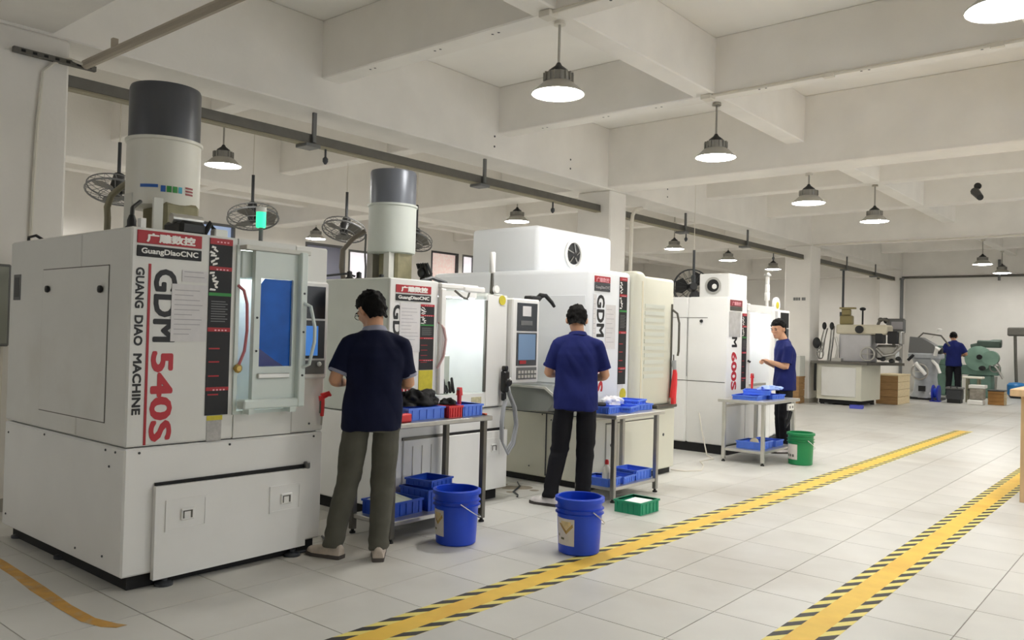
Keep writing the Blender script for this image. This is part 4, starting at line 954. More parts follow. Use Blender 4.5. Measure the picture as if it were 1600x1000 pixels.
# bench 2 top
tray(-4.03, 6.07, .763, .24, .20, .06, .1, 'blue tray nearest the man on the second bench top')
tray(-4.0, 6.33, .763, .26, .24, .05, .25, 'blue tray in the middle of the second bench top')
tray(-4.05, 6.62, .763, .26, .26, .055, -.1, 'blue tray at the far right of the second bench top')
tray(-4.06, 6.60, .805, .22, .22, .05, .2, 'blue tray stacked in the far right tray of the second bench')
blob('white_cloth', 'white cloth heaped on the blue trays of the second bench', 'cloth', mat('cloth_white', 'e6e6ea', .9), (-4.12, 6.34, .818), (.10, .13, .06), 8, .5, 16, n=48)
blob('black_glove', 'black glove lying on the left tray of the second bench', 'glove', mat('black_bag', '0d0d10'), (-4.10, 6.10, .815), (.05, .1, .025), 11, .4)
# bench 2 shelf
tray(-4.02, 6.08, .13, .26, .20, .07, .0, 'blue tray behind the bottle on the second bench shelf')
tray(-4.02, 6.32, .13, .26, .22, .06, .1, 'blue tray in the middle of the second bench shelf')
tray(-4.03, 6.60, .13, .27, .25, .085, -.05, 'blue tray at the right of the second bench shelf')
bo = thing('bottle', 'white plastic bottle with red cap on the second bench shelf', 'bottle', (-3.93, 6.02, .138))
MB().lathe([(.036, 0), (.04, .01), (.04, .12), (.032, .155), (.014, .175), (.014, .19)], (-3.93, 6.02, .138), 18).build('body', clear_w, bo)
MB().lathe([(.018, .185), (.018, .21), (.012, .225), (0, .226)], (-3.93, 6.02, .138), 14).build('cap', red_plastic, bo)
# bench 3
tray(-4.05, 9.25, .736, .30, .34, .05, .1, 'blue tray at the left of the third bench top')
tray(-4.0, 9.60, .736, .34, .30, .05, -.1, 'blue tray at the right of the third bench top')
tray(-4.03, 9.42, .79, .30, .32, .05, .35, 'blue tray stacked across the two trays on the third bench')
blob('blue_plastic_sheet', 'crumpled pale blue plastic sheet over the trays on the third bench', 'sheet', mat('sheet_pale_blue', '8fa9e6', .5), (-3.95, 9.60, .842), (.12, .20, .045), 14, .5, 14, n=48)
tray(-4.0, 9.30, .16, .30, .34, .085, .0, 'blue crate on the left of the third bench shelf')
tray(-4.0, 9.68, .16, .30, .26, .07, .05, 'blue crate on the right of the third bench shelf')
blob('wad_of_wipes', 'cream wad of wipes on the third bench shelf', 'wipes', mat('wipes', 'd8cdb0', .9), (-4.02, 9.33, .215), (.05, .06, .05), 21, .4)
ps = thing('power_strip', 'white power strip with a hanging cable under the third bench top', 'power strip', (-3.73, 9.72, .6))
MB().box(-3.755, -3.73, 9.64, 9.82, .60, .68, .006).build('body', clear_w, ps)
MB().tube([(-3.74, 9.66, .61), (-3.74, 9.6, .5), (-3.75, 9.62, .40), (-3.76, 9.74, .45), (-3.75, 9.80, .58)], .012, 6).build('cable', dark_m, ps)
for y in (9.69, 9.77): MB().box(-3.73, -3.727, y-.015, y+.015, .625, .655).build('socket', fan_grey, ps)

# =================================================================== BUCKETS, GREEN CRATE
def bucket(x, y, h, rt, rb, m, label, lab_ang, group, rz=0, white=False):
    t = thing('bucket', label, 'bucket', (x, y, 0), 0, group); n = 36
    w = .004
    MB().lathe([(rb-.01, 0), (rb, .008), (rt-.012, h*.70), (rt-.012, h-.004), (rt-.016, h), (rt-.02, h-.004), (rt-.02, h*.7), (rb-.008, .01), (0, .008)], (x, y, 0), n).build('shell', m, t)
    r = MB()
    for z0, z1, e in ((h-.035, h-.004, .004), (h*.785, h*.805, .002), (h*.70, h*.725, .001)):
        r.lathe([(rt-.0125, z0), (rt+e, z0+.003), (rt+e, z1-.003), (rt-.0125, z1)], (x, y, 0), n, closed=True)
    r.build('rim', m, t)
    hd = MB(); a0 = lab_ang+1.2
    pts = []
    for k in range(15):
        a = PI*k/14; u = (rt+.006)*math.cos(a); dn = (rt)*math.sin(a)
        pts.append((x+u*math.cos(a0)+math.cos(a0+PI/2)*(rt+.008)*math.sin(a)*.98, y+u*math.sin(a0)+math.sin(a0+PI/2)*(rt+.008)*math.sin(a)*.98, h*.78-dn*.72))
    hd.tube(pts, .0035, 6); hd.build('wire_handle', steel_pale if not white else clear_w, t)
    # printed label wrapped on the side
    lb = MB(); a1, a2 = lab_ang-.62, lab_ang+.42; z0, z1 = h*.17, h*.64; vs = []; fs = []
    def rad(z): return rb+(rt-.012-rb)*(z-.008)/(h*.70-.008)+.0008
    N = 10
    for k in range(N+1):
        a = a1+(a2-a1)*k/N
        for z in (z0, z1):
            for e in (0, .0012): vs.append((x+(rad(z)+e)*math.cos(a), y+(rad(z)+e)*math.sin(a), z))
    for k in range(N):
        o = 4*k; fs += [(o+1, o+5, o+7, o+3), (o, o+2, o+6, o+4), (o+2, o+3, o+7, o+6), (o, o+4, o+5, o+1)]
    lb.add(vs, fs); lo = lb.build('label', mat('bucket_label', 'd3cdc6', .6, var=.06, scale=20), t)
    # golden chevron and a small dark mark on the label
    if not white:
        g = MB()
        def onlab(u, v): 
            a = a1+(a2-a1)*u; z = z0+(z1-z0)*v; return (x+(rad(z)+.0016)*math.cos(a), y+(rad(z)+.0016)*math.sin(a), z)
        def poly(pl, m_, nm):
            bm = bmesh.new(); bm.faces.new([bm.verts.new((u, v, 0)) for u, v in pl])
            for c in range(1, 20): bmesh.ops.bisect_plane(bm, geom=bm.verts[:]+bm.edges[:]+bm.faces[:], plane_co=(c/20, 0, 0), plane_no=(1, 0, 0))
            bm.verts.index_update(); q = MB(); q.add([onlab(v.co.x, v.co.y) for v in bm.verts], [[v.index for v in f.verts] for f in bm.faces]); bm.free(); q.build(nm, m_, lo, fixn=False)
        poly([(.18, .80), (.62, .42), (.62, .56), (.32, .80)], mat('gold_print', 'a8843e', .5, var=.2, scale=40), 'gold_chevron')
        poly([(.62, .42), (.95, .72), (.92, .84), (.62, .56)], mat('gold_print2', 'b89b58', .5, var=.2, scale=40), 'gold_chevron')
        poly([(.32, .80), (.62, .58), (.85, .80), (.85, .90), (.32, .90)], mat('label_cream', 'd9c590', .5, var=.2, scale=30), 'label_picture')
        poly([(.3, .2), (.5, .2), (.5, .28), (.3, .28)], mat('label_dark', '5d5a3a', .5), 'label_mark')
        poly([(.12, .3), (.2, .3), (.2, .4), (.12, .4)], mat('label_dark', '5d5a3a', .5), 'label_mark')
    else:
        g = MB()
        for k in range(3):
            a = a1+(a2-a1)*(.15+.25*k); z = z0+.03
            g.xbox(Matrix.Translation((x+(rad(z)+.001)*math.cos(a), y+(rad(z)+.001)*math.sin(a), z)) @ Matrix.Rotation(a, 4, 'Z'), 0, .001, -.012, .012, 0, .03)
        g.build('label_print', steel_dark, lo)
    return t
bucket(-3.885, 4.085, .374, .162, .137, bucket_blue, 'blue bucket beside the first workbench with its label on the left', -1.85, 'blue buckets on the floor')
bucket(-3.145, 4.50, .374, .162, .137, bucket_blue, 'blue bucket standing on the edge of the floor tape', -1.60, 'blue buckets on the floor')
bucket(-3.53, 9.52, .375, .155, .135, bucket_green, 'green bucket with a white label beside the third workbench', -1.9, None, white=True)
tray(-3.53, 5.87, .001, .25, .285, .10, 0, 'green crate on the floor in front of the second bench', crate_green, None)
pm = MB().xbox(Matrix.Translation((-3.52, 5.88, .045)) @ Matrix.Rotation(.05, 4, 'Z'), -.085, .09, -.10, .10, 0, .045)
solo(pm, 'paper_stack', mat('paper_white', 'eeeeee', .8), 'white paper stack lying in the green floor crate', 'paper')

# =================================================================== CABLES ON THE FLOOR
for pts, lab in (([(-4.35, 7.92, .012), (-4.2, 7.98, .006), (-4.1, 8.15, .006), (-4.25, 8.5, .006), (-4.42, 8.75, .006), (-4.40, 9.05, .006), (-4.56, 9.2, .02), (-4.7, 9.35, .25), (-4.8, 9.44, .5)], 'pale cable looping on the floor between the third and fourth machines'),
                 ([(-4.55, 5.55, .012), (-4.60, 5.62, .01), (-4.72, 5.7, .01), (-4.85, 5.95, .01), (-5.0, 6.1, .01)], 'short dark hose on the floor between the second and third machines'),
                 ([(-4.46, 3.0, .012), (-4.38, 3.15, .012), (-4.34, 3.27, .012), (-4.40, 3.42, .012), (-4.6, 3.5, .012)], 'thin dark cable on the floor at the right corner of the nearest machine')):
    solo(MB().tube(pts, .008, 6), 'floor_cable', (pvc_m if 'pale' in lab else darkgrey), lab, 'cable', 'cables on the floor')
drip = MB()
for k in range(9):
    a, r = rr.uniform(0, 6.28), rr.uniform(.03, .1)
    drip.lathe([(r, 0), (r*.7, .0012), (0, .0015)], (-4.95+rr.uniform(-.25, .3), 5.82+rr.uniform(-.15, .15), .0003), 12)
solo(drip, 'floor_stain', mat('stain_brown', '9a9080', .5, var=.2, scale=9), 'brown drip marks on the floor between the second and third machines', 'stain')
# =================================================================== FAR END OF THE HALL
# cabinet with bench-top milling machine
fc = thing('machine_cabinet', 'pale cabinet carrying the small milling machine by the third column', 'cabinet', (-6.2, 19.5, 0))
b = MB(); b.prism([(-6.70, 19.0), (-5.70, 18.95), (-5.62, 20.1), (-6.70, 20.1)], 'z', .12, .93); b.build('body', mach_beige, fc)
b = MB(); b.box(-6.58, -5.82, 18.945, 18.975, .2, .86, .004); b.build('front_panel', mach_grey, fc)
b = MB(); b.prism([(-6.66, 19.05), (-5.8, 19.02), (-5.72, 20.0), (-6.66, 20.0)], 'z', .03, .12); b.build('plinth', black_m, fc)
for x, y in ((-6.6, 19.1), (-5.8, 19.08), (-5.75, 19.95), (-6.6, 19.95)): MB().lathe([(.05, 0), (.05, .03)], (x, y, 0), 10).build('foot', dark_m, fc)
b = MB()
for k in range(4): b.box(-5.690, -5.675, 19.4+.05*k, 19.42+.05*k, .35+.12*k, .42+.12*k)
b.build('switch', fan_grey, fc)
b = MB(); b.prism([(-6.82, 18.9), (-5.55, 18.85), (-5.05, 19.9), (-5.3, 20.25), (-6.82, 20.2)], 'z', .93, .99); b.build('worktop', steel_dark, fc)
MB().tube([(-6.72, 18.95, .93), (-6.73, 18.96, .6), (-6.73, 18.97, .3)], .03, 6).build('cable', dark_m, fc)
mm = thing('bench_milling_machine', 'cream and grey milling machine with dials standing on the pale cabinet', 'machine', (-5.95, 19.5, .99))
b = MB(); b.box(-6.3, -5.6, 19.25, 19.75, .99, 1.62, .02); b.build('body', mat('mill_body', 'c2c1c4', .5, var=.06), mm)
b = MB(); b.box(-6.36, -5.25, 19.2, 19.7, 1.62, 1.84, .03); b.build('ram', mat('mill_cream', 'd2cbb6', .5, var=.06), mm)
b = MB(); b.lathe([(.09, 0), (.09, .05), (.05, .06)], (-5.83, 19.2, 1.73), 14, Matrix.Rotation(PI/2, 4, 'X')); b.build('dial', dark_m, mm)
b = MB(); b.box(-6.33, -6.05, 19.35, 19.5, 1.84, 2.05, .02); b.box(-6.30, -6.1, 19.38, 19.48, 2.05, 2.20, .02); b.box(-6.34, -6.0, 19.36, 19.5, 2.20, 2.24); b.build('motor', mat('mill_brass', '8d8158', .5, metal=.3), mm)
b = MB(); b.tube([(-5.83, 19.4, 1.84), (-5.83, 19.4, 2.18)], .02, 8); b.ell((-5.83, 19.4, 2.2), (.07, .07, .04)); b.build('lever', dark_m, mm)
b = MB(); b.tube([(-5.5, 19.4, 1.84), (-5.45, 19.4, 1.95), (-5.35, 19.35, 1.97), (-5.25, 19.35, 1.93)], .035, 8); b.ell((-5.44, 19.4, 1.96), (.06, .05, .05)); b.build('knobs', steel_dark, mm)
# left side wheel assembly
b = MB()
for z in (1.16, 1.3): b.tube([(-6.68+.08*math.cos(2*PI*k/16), 19.1, z+.12*math.sin(2*PI*k/16)) for k in range(17)], .02, 6)
b.tube([(-6.66, 19.1, 1.05), (-6.64, 19.2, 1.5), (-6.6, 19.25, 1.75)], .05, 8); b.tube([(-6.5, 19.2, 1.0), (-6.46, 19.22, 1.4), (-6.44, 19.25, 1.8)], .045, 8)
b.build('handwheel', steel, mm)
for c_, r_ in (((-6.62, 19.2, 1.80), (.05, .05, .09)), ((-6.45, 19.2, 1.80), (.05, .05, .09)), ((-6.74, 19.05, 1.4), (.09, .06, .13))): b = MB(); b.ell(c_, r_); b.build('grip', dark_m, mm)
b = MB(); b.box(-6.42, -6.2, 19.1, 19.3, .99, 1.06); b.tube([(-6.35, 19.2, 1.0), (-6.30, 19.2, 1.3), (-6.36, 19.2, 1.55)], .03, 8); b.build('slide', steel_pale, mm)
b = MB(); b.box(-5.5, -5.34, 19.2, 19.5, 1.42, 1.66, .02); b.box(-5.24, -5.02, 19.2, 19.5, 1.42, 1.70, .02); b.build('black_box', dark_m, mm)
b = MB(); b.box(-5.02, -4.96, 19.25, 19.5, 1.42, 1.70, .01); b.box(-5.50, -5.0, 19.2, 19.6, 1.05, 1.40, .06); b.tube([(-5.45, 19.2, 1.3), (-5.3, 19.15, 1.15), (-5.1, 19.2, 1.2), (-4.95, 19.25, 1.38)], .04, 8); b.build('table_casting', steel, mm)
for x, z in ((-5.3, 1.08), (-5.12, 1.045), (-4.98, 1.1)): b = MB(); b.ell((x, 19.12, z), (.06, .05, .05)); b.build('knob', dark_m, mm)
b = MB()
for a in (0, PI/2): b.tube([(-5.62+.16*math.cos(a), 19.1, 1.18+.16*math.sin(a)), (-5.62-.16*math.cos(a), 19.1, 1.18-.16*math.sin(a))], .015, 6)
b.tube([(-5.62+.15*math.cos(2*PI*k/16), 19.1, 1.18+.15*math.sin(2*PI*k/16)) for k in range(17)], .02, 6); b.build('crank_wheel', steel_pale, mm)
ds = thing('display_stand', 'grey display unit on an arm above the right end of the milling machine', 'display', (-5.25, 19.9, .99))
b = MB(); b.box(-5.45, -5.05, 19.85, 19.98, 1.66, 2.0, .03); b.build('case', fan_grey, ds)
b = MB(); b.box(-5.33, -5.09, 19.835, 19.851, 1.76, 1.93); b.build('screen', mat('screen_pale', 'a3a1a6', .3), ds)
b = MB(); b.tube([(-5.3, 19.95, .99), (-5.3, 19.95, 1.4), (-5.25, 19.95, 1.70)], .035, 8); b.build('arm', steel_dark, ds)
b = MB(); b.ell((-5.46, 19.9, 1.95), (.06, .05, .07)); b.build('knob', dark_m, ds)
# crate behind
def crate(label, x0, x1, y0, y1, z0, z1, m_front, m_side, name='wooden_crate', lid=None):
    t = thing(name, label, 'crate', ((x0+x1)/2, (y0+y1)/2, z0), 0)
    n = 4; h = (z1-z0)/n
    MB().box(x0+.02, x1-.02, y0+.02, y1-.02, z0+.01, z1-.03).build('core', m_front, t)
    f = None
    for k in range(n):
        o = MB().box(x0, x1, y0, y0+.02, z0+k*h+.004, z0+(k+1)*h-.004, .003).build('plank', m_front, t)
        o = MB().box(x1-.02, x1, y0+.02, y1, z0+k*h+.004, z0+(k+1)*h-.004, .003).build('plank', m_side, t)
        o = MB().box(x0, x0+.02, y0+.02, y1, z0+k*h+.004, z0+(k+1)*h-.004, .003).build('plank', m_front, t)
    MB().box(x0-.01, x1+.01, y0-.01, y1+.01, z1-.03, z1, .004).build('lid', lid or m_side, t)
    return t
crate('tall brown and pale wooden crate right of the milling machine cabinet', -5.78, -5.30, 20.35, 21.4, 0, .70, wood_brown, wood_pale2)
k = MB(); k.box(-5.70, -5.35, 20.34, 20.352, .38, .44); solo(k, 'crate_handle_gap', dark_m, 'dark slot across the front of the tall far crate', 'slot') if False else None
crate('brown wooden crate below the white cabinet left of the third column', -7.22, -6.93, 18.50, 18.86, 0, .62, wood_brown, wood_brown)
wc = thing('small_cabinet', 'small white cabinet standing on the brown crate by the third column', 'cabinet', (-7.07, 18.68, .62))
MB().box(-7.20, -6.92, 18.52, 18.84, .62, 1.09, .01).build('body', mat('cabinet_grey', 'c9cbc4', .5), wc)
MB().box(-7.18, -7.02, 18.510, 18.522, .64, 1.07, .003).build('door', mach_white, wc); MB().box(-7.04, -7.03, 18.5, 18.512, .82, .9).build('handle', fan_grey, wc)
crate('low brown wooden crate with dark lid on the floor by the far wall', -3.86, -3.52, 22.7, 23.1, 0, .36, mat('crate_orange', 'a57840', .6, var=.2, scale=4), wood_pale2, lid=dark_m)
# grey lathe
gl = thing('grey_lathe', 'light grey machine tool left of the far man', 'machine', (-5.3, 23.2, 0))
b = MB(); b.rings([(-5.36, 23.2, .05, .36, .32), (-5.36, 23.2, .2, .30, .28), (-5.36, 23.2, .6, .26, .24), (-5.36, 23.2, .95, .30, .26), (-5.36, 23.2, 1.05, .34, .3)]); b.build('pedestal', grey_mach, gl)
b = MB(); b.box(-5.75, -4.98, 22.95, 23.45, 1.05, 1.2, .03); b.build('table', grey_mach, gl)
b = MB(); b.prism([(-5.75, 1.2), (-5.05, 1.2), (-5.15, 1.42), (-5.45, 1.60), (-5.72, 1.62)], 'y', 23.0, 23.4); b.build('head', fan_grey, gl)
b = MB(); b.tube([(-5.2, 23.0, 1.05), (-5.05, 22.95, .9), (-4.98, 22.95, .7)], .04, 8); b.tube([(-5.55, 22.9, .95), (-5.3, 22.9, .65)], .05, 8); b.tube([(-5.1, 22.95, 1.15), (-5.05, 22.9, 1.35), (-4.98, 22.9, 1.3)], .05, 8); b.build('lever', clear_w, gl)
b = MB(); b.tube([(-5.45+.2*math.cos(2*PI*i/18), 22.9, .72+.2*math.sin(2*PI*i/18)) for i in range(19)], .022, 6); b.tube([(-5.65, 22.9, .72), (-5.25, 22.9, .72)], .016, 6); b.build('handwheel', steel_pale, gl)
b = MB(); b.tube([(-5.7, 23.1, 1.45), (-5.4, 23.0, 1.72), (-5.0, 23.1, 1.66), (-4.8, 23.1, 1.4)], .022, 6); b.build('hose', steel_dark, gl)
b = MB(); b.box(-5.46, -5.3, 22.86, 22.92, .22, .36); b.box(-5.75, -4.95, 22.9, 23.5, 0, .06); b.build('dark_base', dark_m, gl)
b = MB(); b.box(-5.10, -4.96, 22.95, 23.2, 1.2, 1.36, .02); b.build('grip', dark_m, gl); b = MB(); b.tube([(-5.6, 22.9, 1.15), (-5.72, 22.85, 1.0)], .04, 6); b.build('grip', dark_m, gl)
b = MB(); b.lathe([(.05, 0), (.07, .05), (0, .07)], (-5.05, 23.15, 1.78), 12); b.tube([(-5.25, 23.2, 1.6), (-5.1, 23.15, 1.75), (-5.05, 23.15, 1.79)], .012, 6); b.build('lamp_head', clear_w, gl)
# blue drum of hose
bd = thing('hose_reel', 'dark blue reel on the floor between the grey machine and the far man', 'reel', (-4.98, 22.55, 0))
for x in (-5.05, -4.93): MB().lathe([(.20, 0), (.20, .03), (.12, .035)], (x, 22.55, .215), 20, Matrix.Rotation(PI/2, 4, 'Y')).build('flange', mat('reel_blue', '1d2fa4', .4), bd)
MB().lathe([(.12, 0), (.12, .12)], (-5.03, 22.55, .215), 16, Matrix.Rotation(PI/2, 4, 'Y')).build('drum', bucket_blue, bd)
MB().box(-5.1, -4.87, 22.45, 22.65, 0, .03).build('base', mat('reel_blue', '1d2fa4'), bd)
MB().lathe([(.04, 0), (.04, .03)], (-5.06, 22.45, .2), 10, Matrix.Rotation(PI/2, 4, 'X')).build('hub', clear_w, bd)
# green lathe
gr = thing('green_lathe', 'green lathe that the far man works at by the back wall', 'lathe', (-4.85, 25.7, 0))
b = MB(); b.box(-5.75, -5.05, 25.5, 25.95, 0, .95, .05, 2); b.box(-4.85, -4.25, 25.5, 25.95, 0, .62, .05, 2); b.build('pedestal', green_mach, gr)
b = MB(); b.box(-5.75, -4.1, 25.45, 25.95, .62, .88, .03); b.build('bed', green_mach, gr)
b = MB(); b.prism([(-5.78, .88), (-5.25, .88), (-5.2, 1.25), (-5.35, 1.4), (-5.78, 1.4)], 'y', 25.45, 25.9); b.build('headstock', green_mach, gr)
b = MB(); b.lathe([(.30, 0), (.34, .02), (.34, .14), (.2, .18)], (-4.55, 25.45, 1.08), 22, Matrix.Rotation(PI/2, 4, 'X')); b.lathe([(.2, 0), (.2, .2)], (-4.25, 25.45, 1.1), 18, Matrix.Rotation(PI/2, 4, 'X')); b.build('gear_cover', mat('lathe_green_light', '7fa090', .45, var=.1), gr)
b = MB(); b.lathe([(.07, 0), (.07, .06)], (-4.5, 25.22, 1.12), 12, Matrix.Rotation(PI/2, 4, 'X')); b.build('knob', dark_m, gr)
for c_, r_ in (((-4.45, 25.3, .82), (.09, .05, .07)), ((-4.9, 25.3, 1.2), (.06, .05, .09))): b = MB(); b.ell(c_, r_); b.build('knob', dark_m, gr)
b = MB(); b.tube([(-4.75, 25.5, 1.38), (-4.2, 25.45, 1.52), (-4.02, 25.45, 1.52)], .09, 10); b.box(-4.6, -4.03, 25.35, 25.6, 1.38, 1.58, .03); b.build('tailstock', mat('lathe_dark_green', '47584f', .5, var=.1), gr)
b = MB(); b.tube([(-4.2, 25.35, .95), (-4.05, 25.3, .75), (-3.95, 25.3, .55)], .03, 6); b.tube([(-4.15+.12*math.cos(2*PI*i/14), 25.3, .85+.12*math.sin(2*PI*i/14)) for i in range(15)], .02, 6); b.tube([(-4.12, 25.35, .6), (-4.15, 25.35, 0)], .03, 6); b.build('crank', steel, gr)
b = MB(); b.ell((-5.68, 25.4, 1.15), (.16, .12, .2)); b.build('chuck', dark_m, gr)
# stool and odds and ends in front of the lathe
sto = thing('work_stool', 'white topped stool in front of the green lathe', 'stool', (-4.28, 23.2, 0))
MB().box(-4.5, -4.05, 23.05, 23.4, .60, .65, .015).build('seat', mat('stool_cream', 'e8e4d6', .5), sto)
for x in (-4.4, -4.15):
    for y in (23.1, 23.35): MB().tube([(x, y, .6), (x*1.0, y, 0)], .022, 6).build('leg', mat('stool_leg', '8e8a74', .5), sto)
MB().box(-4.4, -4.15, 23.12, 23.3, .3, .33).build('rung', steel_dark, sto)
ct = thing('parts_cart', 'white topped parts cart right of the stool by the far wall', 'cart', (-4.0, 22.4, 0))
MB().box(-4.2, -3.85, 22.25, 22.6, .40, .48, .01).build('top', clear_w, ct)
MB().box(-4.18, -3.88, 22.28, 22.55, .12, .40, .02).build('body', mat('cart_grey', '9a948a', .6, var=.3, scale=14), ct)
MB().box(-4.22, -3.88, 22.2, 22.5, 0.0, .12, .02).build('base', clear_w, ct)
dk = thing('dark_toolbox', 'dark grey toolbox at the feet of the far man', 'toolbox', (-4.55, 22.5, 0))
MB().box(-4.72, -4.38, 22.4, 22.7, .08, .34, .02).build('body', darkgrey, dk); MB().box(-4.74, -4.36, 22.38, 22.72, .34, .39, .015).build('lid', fan_grey, dk); MB().box(-4.7, -4.40, 22.42, 22.68, 0, .08).build('base', dark_m, dk)
MB().tube([(-4.62, 22.39, .36), (-4.6, 22.37, .42), (-4.48, 22.37, .42), (-4.46, 22.39, .36)], .012, 6).build('handle', dark_m, dk)
bs = thing('post_light_stand', 'grey box on a thin pole with a round blue foot by the back wall', 'stand', (-3.8, 26.3, 0))
MB().box(-4.02, -3.3, 26.25, 26.45, 1.72, 1.96, .03).build('box', steel_dark, bs)
MB().tube([(-3.84, 26.35, 1.72), (-3.82, 26.35, 1.0), (-3.79, 26.35, .40)], .04, 8).build('pole', steel_dark, bs)
MB().lathe([(.2, .08), (.23, .12), (.23, .36), (.18, .42), (.06, .44)], (-3.79, 26.35, 0), 20).build('blue_drum', mat('drum_blue', '2b7fc4', .45), bs)
MB().lathe([(.15, 0), (.2, .08)], (-3.79, 26.35, 0), 20).build('base', darkgrey, bs)
MB().tube([(-3.3, 26.9, 1.9), (-3.3, 26.9, 3.4)], .03, 8).build('rear_pipe', pvc_m, bs)
tray(-5.62, 18.4, .001, .26, .22, .07, .2, 'small violet blue tray on the floor in front of the far cabinet', mat('tray_violet', '5a62c8', .5), None)
# wooden bench at the right edge
wb = thing('wooden_workbench', 'pale wooden workbench cut by the right edge of the view', 'workbench', (-.85, 8.95, 0))
MB().box(-1.31, -.3, 8.74, 10.4, .985, 1.05, .006).build('top', wood_m, wb)
for x, y in ((-1.19, 8.90), (-.4, 8.90), (-1.19, 10.25), (-.4, 10.25)): MB().box(x-.045, x+.045, y-.045, y+.045, 0, .985, .004).build('leg', wood_m, wb)
MB().box(-1.20, -1.18, 8.94, 10.2, .35, .43).build('rail', wood_m, wb); MB().box(-1.145, -.445, 8.88, 8.91, .88, .985).build('apron', wood_m, wb)
# =================================================================== PEOPLE
def remesh(mb, vox, it=6, fac=.5):
    me = mb.mesh('tmp', [], smooth=0); o = bpy.data.objects.new('tmp', me); COL.objects.link(o)
    r = o.modifiers.new('r', 'REMESH'); r.mode = 'VOXEL'; r.voxel_size = vox; r.adaptivity = 0
    s = o.modifiers.new('s', 'SMOOTH'); s.factor = fac; s.iterations = it
    dg = bpy.context.evaluated_depsgraph_get(); em = bpy.data.meshes.new_from_object(o.evaluated_get(dg))
    res = ([v.co.copy() for v in em.vertices], [tuple(p.vertices) for p in em.polygons], [v.normal.copy() for v in em.vertices])
    bpy.data.objects.remove(o); bpy.data.meshes.remove(me); bpy.data.meshes.remove(em)
    return res
def wrinkle(res, fn):
    v, f, n = res
    m = MB(); m.add([p+nn*fn(p) for p, nn in zip(v, n)], f); return m
def ntube(mb, pts, rs, n=14):
    """limb: dense tapered tube with rounded ends"""
    P_ = [Vector(p) for p in pts]; out = []; rr = []
    for i in range(len(P_)-1):
        for k in range(4):
            t = k/4; out.append(P_[i].lerp(P_[i+1], t)); rr.append(rs[i]*(1-t)+rs[i+1]*t)
    out.append(P_[-1]); rr.append(rs[-1])
    mb.tube(out, rr, n); mb.ell(out[0], (rr[0],)*3, nu=12, nv=8); mb.ell(out[-1], (rr[-1],)*3, nu=12, nv=8)
